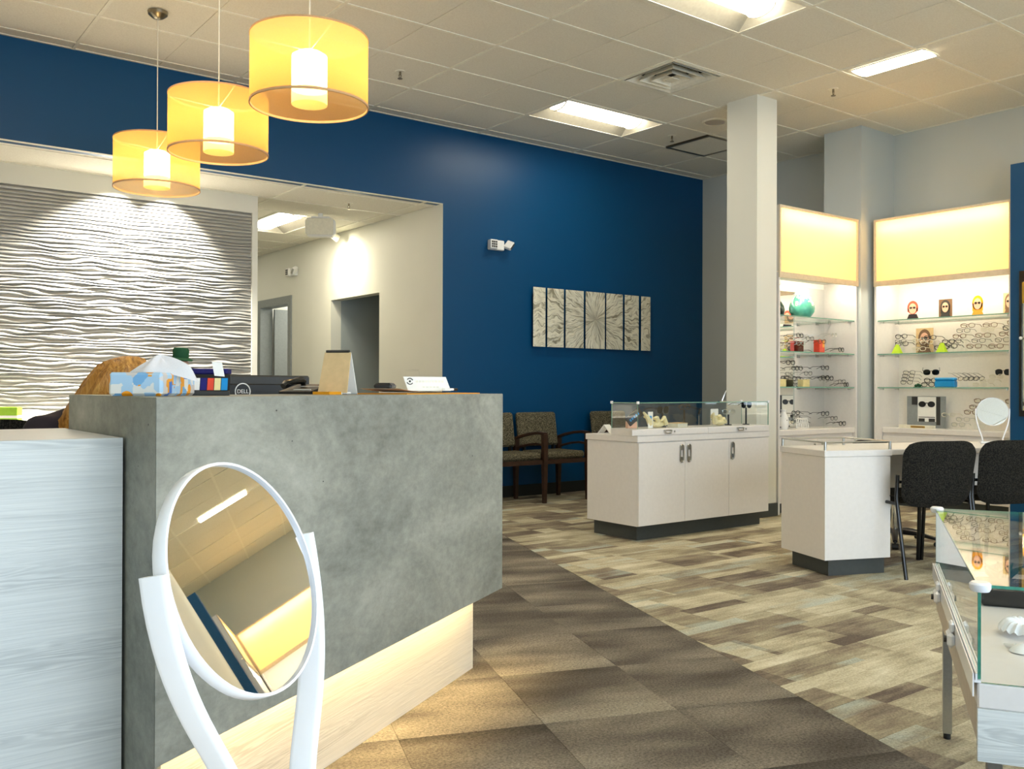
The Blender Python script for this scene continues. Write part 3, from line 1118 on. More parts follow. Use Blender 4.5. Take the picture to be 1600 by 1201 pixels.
# air diffuser
t = thing('air_vent', 'square stepped air vent in the ceiling', 'vent', (gx[6 - 1] + .0 + 0.306 + (gx[6] - gx[5]) * 0, gy[13] + .306, ZC))
t.location = (5.5285, gy[13] + .306, ZC)
m = MB()
for a in ((-.3, .3, -.3, -.275), (-.3, .3, .275, .3), (-.3, -.275, -.275, .275), (.275, .3, -.275, .275)):
    m.box(*a, -.004, .01)
m.build('frame', M['tbar'], t)
m = MB()
m.box(-.29, .29, -.29, .29, .10, .12)
for sx in (-1, 1):
    m.box(sx * .28, sx * .29, -.29, .29, .0, .1); m.box(-.29, .29, sx * .28, sx * .29, .0, .1)
m.build('duct_box', M['charcoal'], t)
for k, (r0, r1) in enumerate(((.262, .215), (.19, .145), (.12, .075))):
    m = MB()
    z0, z1 = -.006 - .006 * k, .05 - .004 * k
    q = lambda a, z: [(-a, -a, z), (a, -a, z), (a, a, z), (-a, a, z)]
    vs = q(r0, z0) + q(r1, z1) + q(r0 - .006, z0) + q(r1 - .006, z1)
    m.add(vs, [(i, (i + 1) % 4, 4 + (i + 1) % 4, 4 + i) for i in range(4)] + [(8 + (i + 1) % 4, 8 + i, 12 + i, 12 + (i + 1) % 4) for i in range(4)] +
          [((i + 1) % 4, i, 8 + i, 8 + (i + 1) % 4) for i in range(4)] + [(4 + i, 4 + (i + 1) % 4, 12 + (i + 1) % 4, 12 + i) for i in range(4)])
    m.build('louver', M['tbar'], t, smooth=False)
m = MB(); m.box(-.045, .045, -.045, .045, -.018, -.012); m.build('center_plate', M['tbar'], t)

# access panel
t = thing('access_panel', 'square framed ceiling panel close to the blue wall end', 'panel', (7.368, gy[15] + .306, ZC))
m = MB()
for a in ((-.295, .295, -.295, -.265), (-.295, .295, .265, .295), (-.295, -.265, -.265, .265), (.265, .295, -.265, .265)):
    m.box(*a, -.008, .012)
m.build('frame', M['nickel'], t)
boxpart('panel_leaf', M['tile'], t, -.262, .262, -.262, .262, -.005, .01)

# ceiling speaker
t = thing('ceiling_speaker', 'round flat ceiling speaker beside the white column', 'speaker', (6.76, 5.76, ZC))
m = MB(); m.lathe([(0, -.006), (.09, -.006), (.1, .004)], 28); m.build('grille', M['lam_edge'], t)
m = MB(); m.lathe([(.098, -.009), (.115, -.007), (.118, .004), (.098, .004)], 28, closed=True); m.build('rim', M['tbar'], t)


def sprinkler(x, y, z, label):
    t = thing('sprinkler', label, 'sprinkler', (x, y, z), 0, 'fire sprinklers')
    m = MB(); m.lathe([(.0, -.004), (.04, -.004), (.042, .004)], 20); m.build('escutcheon', M['tbar'], t)
    m = MB(); m.cyl((0, 0, 0), (0, 0, -.03), .009, n=10); m.cyl((.011, 0, -.028), (.004, 0, -.056), .0035, n=6); m.cyl((-.011, 0, -.028), (-.004, 0, -.056), .0035, n=6)
    m.build('body', M['nickel'], t)
    m = MB(); m.cyl((0, 0, -.056), (0, 0, -.06), .02, n=14); m.build('deflector', M['nickel'], t)


sprinkler(3.72, 6.38, ZC + .004, 'fire sprinkler in the ceiling right of the biggest lamp shade')
sprinkler(6.806, 6.343, ZC + .004, 'fire sprinkler beside the ceiling light near the blue wall')
sprinkler(6.805, 4.524, ZC + .004, 'fire sprinkler above the shelves near the white column')
sprinkler(4.108, 8.007, ZA + .004, 'small fire sprinkler in the low hall ceiling')


# recessed spots over the wave panel and in the hall
def downlight(x, y, z, tgt, power, label):
    t = thing('downlight', label, 'spotlight', (x, y, z), 0, 'recessed spotlights')
    m = MB(); m.lathe([(.045, -.004), (.06, -.003), (.062, .004), (.045, .004)], 20, closed=True); m.build('trim_ring', M['tbar'], t)
    m = MB(); m.lathe([(.0, .05), (.044, .05), (.046, .0)], 20); m.build('reflector', M['chrome'], t)
    spot_light('spotlight_beam', (x, y, z - .012), tgt, power, R(96), .8, (1.0, .93, .80), .025)


downlight(2.12, 7.98, ZA, (1.86, 8.22, 1.75), 300, 'recessed spotlight aimed down the rippled panel, left beam')
downlight(2.47, 7.98, ZA, (2.40, 8.22, 1.75), 260, 'recessed spotlight aimed down the rippled panel, right beam')
t = thing('hall_spotlight', 'small white spotlight high on the hall wall by the speaker', 'spotlight', (4.66, 9.45, ZA))
m = MB(); m.cyl((0, 0, .002), (0, 0, -.03), .03, n=14); m.build('mount', M['white'], t)
m = MB(); m.cyl((-.03, 0, -.05), (.05, -.02, -.10), .035, .042, n=16, caps=False); m.cyl((-.031, 0, -.049), (-.03, 0, -.05), .035, n=16); m.build('lamp_head', M['ivory'], t)
spot_light('hall_spot_beam', (4.46, 9.40, ZA - .14), (4.823, 9.38, 2.42), 17, R(120), 1.0, (1.0, .92, .66), .05)
area_light('exam_room_lamp', (6.0, 11.45, 2.55), (0, 0, 0), 1.0, .6, 14, (1.0, .96, .88))

# hanging speaker box in the hall
t = thing('hanging_speaker', 'white box speaker hung from the low hall ceiling', 'speaker', (4.12, 8.65, ZA), R(-32))
m = MB(); m.box(-.15, .15, -.06, .09, -.235, -.045, b=.03); m.build('cabinet', M['white'], t)
m = MB(); m.box(-.135, .135, -.064, -.059, -.222, -.058, b=.002); m.build('grille', M['ivory'], t)
m = MB(); m.box(-.09, .09, -.02, .03, -.046, -.03); m.cyl((0, 0, -.031), (0, 0, .002), .025, n=12); m.build('bracket', M['white'], t)


# ------------------------------------------------------------------ pendants
def make_pendant():
    t = thing('pendant_lamp', 'x', 'pendant lamp', (0, 0, 0), 0, 'drum pendant lamps')
    zb, zt, r = 2.425, 2.745, .273
    m = MB(); m.lathe([(.0, ZC), (.065, ZC), (.062, ZC - .02), (.035, ZC - .042), (.012, ZC - .05), (0, ZC - .05)], 24); m.build('canopy', M['nickel'], t)
    m = MB(); m.tube([(0, 0, ZC - .05), (0, 0, zt - .06)], .0035, 6); m.build('cord', M['ivory'], t)
    m = MB(); m.lathe([(r, zb), (r, zt)], 64); sh = m.build('shade', M['shade'], t)
    m = MB(); m.lathe([(r - .003, zb - .003), (r + .003, zb - .003), (r + .003, zb + .008), (r - .003, zb + .008)], 64, closed=True); m.build('bottom_rim', M['shade_rim'], t)
    m = MB(); m.lathe([(r - .003, zt - .006), (r + .002, zt - .006), (r + .002, zt + .003), (r - .003, zt + .003)], 64, closed=True); m.build('top_rim', M['shade_rim'], t)
    m = MB()
    for k in range(3):
        a = 2 * pi * k / 3 + .5
        m.tube([(0, 0, zt - .06), (r * cos(a), r * sin(a), zt - .004)], .003, 6)
    m.build('spider', M['ivory'], t)
    m = MB(); m.lathe([(.0, zt - .065), (.055, zt - .068), (.082, zt - .085), (.082, zb + .075), (.0, zb + .075)], 32); m.build('diffuser', M['bulb'], t)
    m = MB(); m.lathe([(.083, zb + .075), (.083, zb + .005)], 32); m.build('sleeve', M['sleeve'], t)
    return t


pl = make_pendant()
for k, (x, y_, lab) in enumerate(((1.865, 4.04, 'drum pendant lamp with sheer shade, largest of the three and highest in view'),
                                 (1.838, 5.18, 'drum pendant lamp with sheer shade, middle of the row of three'),
                                 (1.84, 6.357, 'drum pendant lamp with sheer shade, smallest in view, its nickel ceiling cap showing'))):
    t = pl if k == 0 else copy_tree(pl)
    t.location = (x, y_, 0)
    t['label'] = lab

# ------------------------------------------------------------------ reception counter
CR = R(30.84)
cx0, cy0 = .569, 1.967
cdv = Vector((cos(CR), sin(CR))); cnv = Vector((-sin(CR), cos(CR)))


def ct(s, t_):
    p = Vector((cx0, cy0)) + cdv * s + cnv * t_
    return (p.x, p.y)


CT = 1.078
t = thing('reception_counter', 'grey concrete look reception counter with glowing white wood base', 'counter')
PLEN = 1.876
# front panel: thin vertical slab, floating above the floor
m = MB(); m.prism([ct(.002, 0), ct(PLEN, 0), ct(PLEN, .03), ct(.02, .03)], .311, CT - .002); m.build('front_panel', M['concrete'], t)
m = MB(); m.prism([(cx0, cy0), (cx0 + .03, cy0 + .055), (cx0 + .03, 2.772), (cx0, 2.772)], .0, CT - .002); m.build('end_panel', M['concrete'], t)
m = MB(); m.prism([(cx0 + .001, cy0 + .001), ct(PLEN - .001, .001), ct(PLEN - .001, .42), ct(.62, .42), (.98, 2.771), (cx0 + .001, 2.771)], CT - .002, CT)
m.build('countertop', M['concrete'], t)
m = MB(); m.prism([ct(.06, .04), ct(PLEN - .003, .04), ct(PLEN - .003, .41), ct(.62, .41), (.97, 2.74), (.62, 2.74)], CT - .04, CT - .003); m.build('top_core', M['concrete'], t)
m = MB(); m.prism([ct(PLEN - .032, .03), ct(PLEN - .002, .03), ct(PLEN - .002, .41), ct(PLEN - .032, .41)], .311, CT - .04); m.build('right_panel', M['concrete'], t)
# white wood base, set back under the panel
m = MB(); m.prism([ct(.12, .10), ct(PLEN - .057, .10), ct(PLEN - .057, .44), ct(.33, .44)], .0, .33); m.build('kick_base', M['whitewood_r'], t)
m = MB(); m.prism([ct(.28, .33), ct(PLEN - .06, .33), ct(PLEN - .06, .36), ct(.28, .36)], .33, CT - .04); m.build('back_panel', M['lam'], t)
m = MB(); m.prism([ct(.62, .361), ct(PLEN - .06, .361), ct(PLEN - .06, .92), ct(.62, .92)], .715, .74); m.build('worktop', M['lam'], t)
m = MB(); m.prism([ct(PLEN - .1, .42), ct(PLEN - .065, .42), ct(PLEN - .065, .9), ct(PLEN - .1, .9)], 0, .715); m.prism([ct(.64, .46), ct(.67, .46), ct(.67, .9), ct(.64, .9)], 0, .715); m.build('worktop_support', M['lam'], t)
# led strip tucked behind the lower edge of the panel
m = MB(); m.prism([ct(.14, .060), ct(PLEN - .06, .060), ct(PLEN - .06, .080), ct(.14, .080)], .352, .364); m.build('led_strip', M['kicklight'], t)
m = MB(); m.prism([ct(.06, .031), ct(PLEN - .05, .031), ct(PLEN - .05, .10), ct(.06, .10)], .365, .38); m.build('led_channel', M['lam'], t)

t = thing('low_desk', 'low white wood grain reception desk joining the grey counter', 'desk')
m = MB(); m.box(-1.3, .562, 2.19, 2.215, 0, .985); m.build('front_panel', M['whitewood'], t)
m = MB(); m.box(-1.3, .562, 2.2151, 2.79, .955, .985); m.build('desktop', M['lam'], t)
m = MB(); m.box(-1.3, -1.27, 2.216, 2.77, 0, .955); m.box(.535, .56, 2.216, 2.77, 0, .955); m.build('side_panel', M['lam'], t)
m = MB(); m.box(-1.26, .534, 2.7, 2.73, .5, .954); m.build('modesty_rail', M['lam'], t)

# ------------------------------------------------------------------ things on the counter
# tissue box
p = (.66, 2.33)
TBR = R(-37)
t = thing('tissue_box', 'blue and orange patterned tissue box on the grey counter end', 'tissue box', (p[0], p[1], CT), TBR)
m = MB(); m.box(-.063, .063, -.09, .14, .0005, .056, b=.006); m.build('carton', M['tissuebox'], t)
m = MB(); m.lathe([(.026, .0562), (.033, .0562), (.033, .058), (.026, .058)], 20, closed=True); m.build('slot_film', M['white'], t)


def tis(u, v):
    # a pulled tissue: soft pleated mound, one corner trailing down to the right
    a = 2 * pi * u
    tail = max(0, cos(a - .15)) ** 6
    rx = .052 + .062 * tail
    ry = .040
    x = .004 + .022 * (1 - v) + v * rx * cos(a)
    y_ = .005 + v * ry * sin(a) + .004 * sin(5 * a) * v
    z = .0575 + (.040 + .005 * sin(3 * a)) * (1 - v ** 1.35) + .004 * sin(7 * a + 1) * v * (1 - v) * 4
    z -= .024 * tail * sm(.72, 1.0, v)
    return (x, y_, z)


m = MB(); m.grid(tis, 48, 12); m.build('tissue', M['tissue'], t, ang=50)

# card display
t = thing('card_display', 'black tilted stand of colourful cards beside the tissue box', 'card stand', (.845, 2.43, CT), R(-37 + 12))
m = MB()
m.add([(-.048, -.02, .0), (.048, -.02, .0), (.048, .012, .056), (-.048, .012, .056), (-.048, -.005, 0), (.048, -.005, 0), (.048, .017, .056), (-.048, .017, .056)],
      [(0, 1, 2, 3), (5, 4, 7, 6), (1, 5, 6, 2), (4, 0, 3, 7), (3, 2, 6, 7), (4, 5, 1, 0)])
m.build('board', M['black'], t)
m = MB(); m.box(-.05, .05, -.045, -.02, .0, .012, b=.002); m.build('tray', M['charcoal'], t)
for k, mt in enumerate(('paper', 'navy', 'red', 'cream', 'sky')):
    m = MB()
    x0, x1 = -.044 + k * .0176, -.028 + k * .0176
    f = lambda z: -.02 + .032 * z / .056 - .0012
    m.add([(x0, f(.014), .014), (x1, f(.014), .014), (x1, f(.046), .046), (x0, f(.046), .046), (x0, f(.014) + .001, .014), (x1, f(.014) + .001, .014), (x1, f(.046) + .001, .046), (x0, f(.046) + .001, .046)],
          [(0, 1, 2, 3), (5, 4, 7, 6), (3, 2, 6, 7), (0, 4, 5, 1), (1, 5, 6, 2), (4, 0, 3, 7)])
    m.build('card', M[mt], t)
m = MB()
m.add([(.008, .006, .052), (.034, .006, .05), (.026, .016, .088), (.0, .016, .09), (.008, .008, .052), (.034, .008, .05), (.026, .018, .088), (.0, .018, .09)],
      [(0, 1, 2, 3), (5, 4, 7, 6), (3, 2, 6, 7), (0, 4, 5, 1), (1, 5, 6, 2), (4, 0, 3, 7)])
m.build('header_tag', M['paper'], t)

# monitor seen from behind
t = thing('computer_monitor', 'black computer monitor seen from behind over the counter', 'monitor', (1.205, 3.172, .74), R(6))
m = MB(); m.box(-.275, .275, -.012, .012, .10, .403, b=.006); m.build('screen_body', M['charcoal'], t)
m = MB(); m.box(-.27, .27, -.022, -.012, .11, .372, b=.004); m.build('back_cover', M['black'], t)
m = MB(); m.tube([(.028 * cos(a * pi / 12), -.0225, .345 + .028 * sin(a * pi / 12)) for a in range(24)], .0022, 6, closed=True); m.build('logo_ring', M['white'], t)
fc = bpy.data.curves.new('logo_text', 'FONT'); fc.body = 'DELL'; fc.size = .0195; fc.extrude = .0006; fc.align_x = 'CENTER'; fc.align_y = 'CENTER'
fc.materials.append(M['white'])
tmp = bpy.data.objects.new('tmp', fc); C.objects.link(tmp); bpy.context.view_layer.update()
lm = bpy.data.meshes.new_from_object(tmp.evaluated_get(bpy.context.evaluated_depsgraph_get())); bpy.data.objects.remove(tmp)
fo = bpy.data.objects.new('logo_text', lm); C.objects.link(fo); fo.parent = t; fo.location = (0, -.0232, .345); fo.rotation_euler = (R(90), 0, 0)
m = MB(); m.cyl((0, .02, .0), (0, .02, .2), .02, n=12); m.build('stand_neck', M['black'], t)
m = MB(); m.box(-.12, .12, -.08, .1, .0, .012, b=.004); m.build('stand_base', M['black'], t)

# wire easel behind monitor
q = ct(1.02, .40)
t = thing('desk_phone', 'black desk telephone with handset behind the monitor edge', 'telephone', (*ct(1.05, .36), CT), R(-62))
t.scale = (.74, .74, .74)
m = MB()
m.add([(-.085, -.07, 0), (.085, -.07, 0), (.085, .07, 0), (-.085, .07, 0), (-.085, -.07, .012), (.085, -.07, .012), (.085, .07, .045), (-.085, .07, .045)],
      [(3, 2, 1, 0), (4, 5, 6, 7), (0, 1, 5, 4), (1, 2, 6, 5), (2, 3, 7, 6), (3, 0, 4, 7)])
m.build('phone_base', M['black'], t)
m = MB(); m.tube([(-.06, -.07, .034), (-.06, -.05, .045), (-.06, 0, .055), (-.06, .05, .062), (-.06, .075, .055)], [.014, .018, .013, .018, .014], 10); m.build('handset', M['blackgloss'], t)
m = MB(); m.box(-.02, .07, -.05, -.044, .018, .022); m.box(-.02, .075, .0, .008, .0335, .0355); m.build('display_strip', M['paper'], t)

t = thing('flip_calendar', 'tall tan tent calendar standing open on the counter', 'calendar', (*ct(1.07, .245), CT), R(-50))
m = MB()
H_ = .136
m.add([(-.05, -.045, .005), (.05, -.045, .005), (.045, -.002, H_), (-.045, -.002, H_), (-.05, -.041, .005), (.05, -.041, .005), (.045, .002, H_), (-.045, .002, H_)],
      [(0, 1, 2, 3), (5, 4, 7, 6), (1, 5, 6, 2), (4, 0, 3, 7), (3, 2, 6, 7), (4, 5, 1, 0)])
m.build('front_leaf', M['tan'], t)
m = MB()
m.add([(-.05, .045, .0), (.05, .045, .0), (.045, .002, H_), (-.045, .002, H_), (-.05, .041, .0), (.05, .041, .0), (.045, -.001, H_), (-.045, -.001, H_)],
      [(1, 0, 3, 2), (4, 5, 6, 7), (5, 1, 2, 6), (0, 4, 7, 3), (2, 3, 7, 6), (5, 4, 0, 1)])
m.build('rear_leaf', M['paper'], t)
m = MB(); m.cyl((-.04, 0, H_ + .003), (.04, 0, H_ + .003), .005, n=10); m.build('binding', M['charcoal'], t)
m = MB(); m.box(-.05, .05, -.043, .043, .0, .003); m.build('base_card', M['grey_frame'], t)

t = thing('paper_stack', 'loose white papers lying on an orange folder along the counter', 'papers', (*ct(1.42, .12), CT), CR)
m = MB(); m.box(-.28, .30, -.09, .10, .0, .004); m.build('folder', M['orange'], t)
m = MB()
m.grid(lambda u, v: (-.30 + .46 * u, -.07 + .15 * v, .0062 + .014 * (1 - u) ** 4), 10, 2)
m.grid(lambda u, v: (-.20 + .42 * u, -.05 + .12 * v, .0078 + .002 * sin(u * 5)), 8, 2)
m.build('sheet', M['paper'], t)
t = thing('card_reader', 'dark card terminal lying on the papers', 'card terminal', (*ct(1.21, .15), CT + .0105), CR + R(20))
m = MB(); m.box(-.05, .05, -.03, .03, .006, .026, b=.007); m.build('body', M['black'], t)
m = MB(); m.box(-.03, .015, -.02, .02, .0255, .0275); m.build('screen', M['charcoal'], t)
m = MB(); m.box(.02, .042, -.022, .022, .0255, .0272); m.build('keypad', M['grey_frame'], t)

t = thing('sign_holder', 'white slanted name sign with round eye emblem on the counter', 'sign', (*ct(1.56, .17), CT + .011), R(-22))
m = MB()
m.add([(-.075, -.012, 0), (.085, -.012, 0), (.07, .012, .052), (-.09, .012, .052), (-.075, -.007, 0), (.085, -.007, 0), (.07, .016, .052), (-.09, .016, .052)],
      [(0, 1, 2, 3), (5, 4, 7, 6), (1, 5, 6, 2), (4, 0, 3, 7), (3, 2, 6, 7), (4, 5, 1, 0)])
m.build('sign_board', M['paper'], t)
m = MB(); sl = lambda z: -.012 + .024 * z / .052 - .0012
m.tube([(-.066 + .011 * cos(a), sl(.035 + .011 * sin(a)), .035 + .011 * sin(a)) for a in [R(20 + 14 * k) for k in range(10)]], .0018, 5)
m.tube([(-.066 + .011 * cos(a), sl(.035 + .011 * sin(a)), .035 + .011 * sin(a)) for a in [R(200 + 14 * k) for k in range(10)]], .0018, 5)
m.sphere((-.066, sl(.035), .035), .004, 8, 6)
m.build('emblem', M['charcoal'], t)
m = MB()
for k in range(9):
    m.box(-.044 + k * .012, -.036 + k * .012, sl(.034) - .0004, sl(.034) + .0006, .030, .038)
for k in range(5):
    m.box(-.02 + k * .013, -.012 + k * .013, sl(.014) - .0004, sl(.014) + .0006, .012, .016)
m.build('faint_lettering', M['ivory'], t)
m = MB(); m.tube([(-.08, .018, .05), (-.078, .03, .075), (-.03, .03, .077), (-.026, .018, .05)], .0025, 6); m.build('wire_loop', M['acrylic'], t)
t = thing('pen', 'black marker pen lying on the counter papers', 'pen', (*ct(1.60, .10), CT + .0125), CR)
m = MB(); m.cyl((-.05, 0, .004), (.03, 0, .004), .0045, n=10); m.build('barrel', M['white'], t)
m = MB(); m.cyl((.03, 0, .004), (.062, 0, .004), .0052, n=10); m.build('cap', M['black'], t)
t = thing('sticky_notes', 'small yellow and orange note block beside the telephone', 'notepad', (*ct(.985, .23), CT), CR)
m = MB(); m.box(-.035, .035, -.03, .03, 0, .009); m.build('pad', M['amber'], t)
m = MB(); m.box(.04, .10, -.025, .03, 0, .008); m.build('white_pad', M['paper'], t)

# ------------------------------------------------------------------ behind the counter
t = thing('file_cabinet', 'low white file cabinet hidden behind the reception counter', 'cabinet', (1.36, 4.32, 0), R(-10))
m = MB(); m.box(-.3, .3, -.24, .24, 0, .98, b=.004); m.build('body', M['lam'], t)
for k in range(3):
    m = MB(); m.box(-.28, .28, -.255, -.2405, .06 + k * .305, .35 + k * .305, b=.003); d = m.build('drawer', M['lam'], t)
    m = MB(); m.tube([(-.05, -.256, .3 + k * .305), (-.05, -.275, .3 + k * .305), (.05, -.275, .3 + k * .305), (.05, -.256, .3 + k * .305)], .005, 6); m.build('handle', M['steel'], d)
t = thing('navy_binder_box', 'navy blue box standing behind the monitor', 'box', (1.43, 4.25, .98), R(-30))
m = MB(); m.box(-.12, .12, -.05, .05, 0, .18, b=.003); m.build('carton', M['navy'], t)
m = MB(); m.box(-.128, .128, -.056, .056, .1805, .205, b=.004); m.build('lid', M['navy'], t)
t = thing('doll', 'small doll in a dark green brimmed hat', 'doll', (1.325, 4.25, .99), R(-60))
t.rotation_euler = (0, R(4), R(-60))
m = MB(); m.lathe([(.0, 0), (.045, 0), (.05, .02), (.035, .10), (.022, .165), (.015, .175), (0, .178)], 18); m.build('body', M['green'], t)
m = MB(); m.sphere((0, 0, .212), .036, 16, 10, (1, 1, 1.1)); m.sphere((0, -.037, .21), .008, 8, 6); m.sphere((-.036, 0, .21), .009, 8, 6); m.sphere((.036, 0, .21), .009, 8, 6); m.build('head', M['skin'], t)
m = MB()
m.lathe([(.0, .29), (.030, .288), (.036, .275), (.035, .245), (.052, .238), (.056, .232), (.050, .229), (.034, .234)], 22)
m.build('hat', M['green'], t)
for s in (-1, 1):
    m = MB(); m.tube([(s * .028, 0, .15), (s * .055, -.01, .11), (s * .06, -.03, .07)], [.012, .011, .009], 8); m.build('arm', M['green'], t)
t = thing('credenza', 'long white credenza under the rippled wall panel', 'cabinet', (1.1, 7.98, 0))
m = MB(); m.box(-1.1, 1.3, -.2, .2, .08, .73); m.build('body', M['lam'], t)
m = MB(); m.box(-1.12, 1.32, -.23, .22, .7305, .765, b=.004); m.build('top', M['lam'], t)
m = MB(); m.box(-1.05, 1.25, -.17, .19, 0, .0795); m.build('plinth', M['kick'], t)
for k in range(4):
    m = MB(); m.box(-1.09 + k * .595, -.505 + k * .595, -.2185, -.2005, .09, .72, b=.002); m.build('door', M['lam'], t)
t = thing('green_box', 'bright green and white box at the far left behind the desk', 'box', (1.20, 7.9, .765), R(-30))
m = MB(); m.box(-.09, .08, -.05, .05, .03, .18, b=.004); m.build('carton', M['applegreen'], t)
m = MB(); m.box(-.092, .082, -.052, .052, .095, .115); m.build('band', M['paper'], t)
m = MB(); m.box(-.12, .13, -.06, .06, 0, .028, b=.006); m.build('tray', M['ivory'], t)


def task_chair(label, loc, rz, zs=1.0):
    t = thing('task_chair', label, 'office chair', loc, rz, 'black office chairs')
    t.scale = (1, 1, zs)
    m = MB(); m.box(-.24, .24, -.24, .22, .45, .52, b=.03); m.build('seat', M['blackfab'], t)
    m = MB()
    m.grid(lambda u, v: (-.21 * (1 - .25 * (2 * v - 1) ** 4) + .42 * (1 - .25 * (2 * v - 1) ** 4) * u, .23 + .05 * (1 - (2 * u - 1) ** 2), .60 + v * .375 - .05 * (2 * u - 1) ** 4 * v), 10, 8)
    m.grid(lambda u, v: (.21 * (1 - .25 * (2 * v - 1) ** 4) - .42 * (1 - .25 * (2 * v - 1) ** 4) * u, .275 + .05 * (1 - (2 * u - 1) ** 2), .60 + v * .375 - .05 * (2 * u - 1) ** 4 * v), 10, 8)
    n = 9
    b = m.build('backrest', M['blackfab'], t)
    m = MB(); m.box(-.035, .035, .27, .335, .47, .72, b=.01); m.build('back_bracket', M['black'], t)
    m = MB(); m.cyl((0, 0, .1), (0, 0, .45), .028, n=14); m.build('column', M['chrome'], t)
    for k in range(5):
        a = 2 * pi * k / 5 + .3
        m = MB(); m.tube([(0, 0, .12), (.15 * cos(a), .15 * sin(a), .11), (.30 * cos(a), .30 * sin(a), .075)], [.03, .024, .016], 8); l = m.build('base_leg', M['black'], t)
        m = MB(); m.cyl((.30 * cos(a) - .022 * sin(a), .30 * sin(a) + .022 * cos(a), .028), (.30 * cos(a) + .022 * sin(a), .30 * sin(a) - .022 * cos(a), .028), .028, n=14)
        m.cyl((.30 * cos(a), .30 * sin(a), .04), (.30 * cos(a), .30 * sin(a), .075), .007, n=8); m.build('caster', M['black'], l)
    return t


task_chair('black office chair holding the blonde person behind the low desk', (.702, 3.677, 0), R(28))
task_chair('second black office chair top at the far left behind the low desk', (.52, 4.60, 0), R(100))

# ------------------------------------------------------------------ seated woman, bent over the work top
pr = thing('person', 'seated person with long golden blonde hair bent over behind the counter', 'person', (.702, 3.677, 0), R(-62))
# local frame: +x is the facing direction
bm_pts = {'pelvis': (0, 0, .60), 'belly': (.05, 0, .74), 'chest': (.13, 0, .90), 'neck': (.21, 0, 1.01), 'head0': (.27, 0, 1.06),
          'shL': (.13, .17, .95), 'elL': (.20, .24, .80), 'wrL': (.36, .12, .80), 'shR': (.13, -.17, .95), 'elR': (.20, -.24, .80), 'wrR': (.36, -.12, .80),
          'hiL': (.02, .10, .58), 'knL': (.40, .12, .54), 'anL': (.36, .12, .10), 'toL': (.48, .12, .05), 'hiR': (.02, -.10, .58), 'knR': (.40, -.12, .54), 'anR': (.36, -.12, .10), 'toR': (.48, -.12, .05)}
rad = {'pelvis': .13, 'belly': .115, 'chest': .125, 'neck': .055, 'head0': .06, 'shL': .06, 'elL': .042, 'wrL': .028, 'shR': .06, 'elR': .042, 'wrR': .028,
       'hiL': .09, 'knL': .065, 'anL': .042, 'toL': .035, 'hiR': .09, 'knR': .065, 'anR': .042, 'toR': .035}
edges = [('pelvis', 'belly'), ('belly', 'chest'), ('chest', 'neck'), ('neck', 'head0'), ('chest', 'shL'), ('shL', 'elL'), ('elL', 'wrL'), ('chest', 'shR'), ('shR', 'elR'), ('elR', 'wrR'),
         ('pelvis', 'hiL'), ('hiL', 'knL'), ('knL', 'anL'), ('anL', 'toL'), ('pelvis', 'hiR'), ('hiR', 'knR'), ('knR', 'anR'), ('anR', 'toR')]


def skin_mesh(name, pts, rads, eds, root, mat, parent, levels=2):
    keys = list(pts)
    me = bpy.data.meshes.new(name)
    me.from_pydata([pts[k] for k in keys], [(keys.index(a), keys.index(b)) for a, b in eds], [])
    o = bpy.data.objects.new(name, me)
    C.objects.link(o)
    sk = o.modifiers.new('skin', 'SKIN')
    sk.use_smooth_shade = True
    for i, k in enumerate(keys):
        v = me.skin_vertices[0].data[i]
        r = rads[k]
        v.radius = (r, r)
        v.use_root = (k == root)
    sb = o.modifiers.new('sub', 'SUBSURF')
    sb.levels = sb.render_levels = levels
    me.materials.append(mat)
    o.parent = parent
    return o


skin_mesh('body', bm_pts, rad, edges, 'pelvis', M['jacket'], pr)
for s, nm in ((1, 'L'), (-1, 'R')):
    wv = Vector(bm_pts['wr' + nm])
    hp = {'w': wv, 'p': wv + Vector((.055, -.008 * s, -.008))}
    hr = {'w': .024, 'p': .026}
    he = [('w', 'p')]
    for k in range(4):
        b0 = wv + Vector((.085, (-.026 + .017 * k) * 1.0, -.006))
        ln = (.028, .033, .036, .030)[k]
        hp['f%da' % k] = b0; hp['f%db' % k] = b0 + Vector((ln, 0, -.008)); hp['f%dc' % k] = b0 + Vector((ln * 1.7, 0, -.026))
        hr['f%da' % k] = .0095; hr['f%db' % k] = .0085; hr['f%dc' % k] = .0075
        he += [('p', 'f%da' % k), ('f%da' % k, 'f%db' % k), ('f%db' % k, 'f%dc' % k)]
    hp['t1'] = wv + Vector((.045, -.038 * s, -.008)); hp['t2'] = wv + Vector((.075, -.05 * s, -.014))
    hr['t1'] = .011; hr['t2'] = .009
    he += [('p', 't1'), ('t1', 't2')]
    skin_mesh('hand', hp, hr, he, 'w', M['skin'], pr)
m = MB()
hc = Vector((.315, 0, 1.09))
m.T = Matrix.Translation(hc) @ Matrix.Rotation(R(68), 4, 'Y')
m.sphere((0, 0, 0), .085, 22, 14, (1.0, .86, 1.22))
m.sphere((.088, 0, -.012), .014, 8, 6, (1.1, .8, 1.5))           # nose
m.sphere((.074, 0, -.052), .020, 10, 6, (.6, 1.2, .45))          # mouth
m.sphere((.045, 0, -.085), .03, 10, 6, (1, 1, .7))               # chin
for s in (-1, 1):
    m.sphere((.074, s * .031, .01), .011, 8, 6, (.7, 1.3, .8))
    m.sphere((-.005, s * .076, -.005), .02, 8, 6, (.9, .4, 1.5))
m.build('head', M['skin'], pr, ang=60)
m = MB()
m.T = Matrix.Translation(hc) @ Matrix.Rotation(R(68), 4, 'Y')
for s in (-1, 1):
    m.tube([(.086 + .0 * a, s * .033 + .024 * cos(a * pi / 8), .012 + .019 * sin(a * pi / 8)) for a in range(16)], .003, 6, closed=True)
    m.tube([(.086, s * .057, .014), (.0, s * .079, .016)], .003, 6)
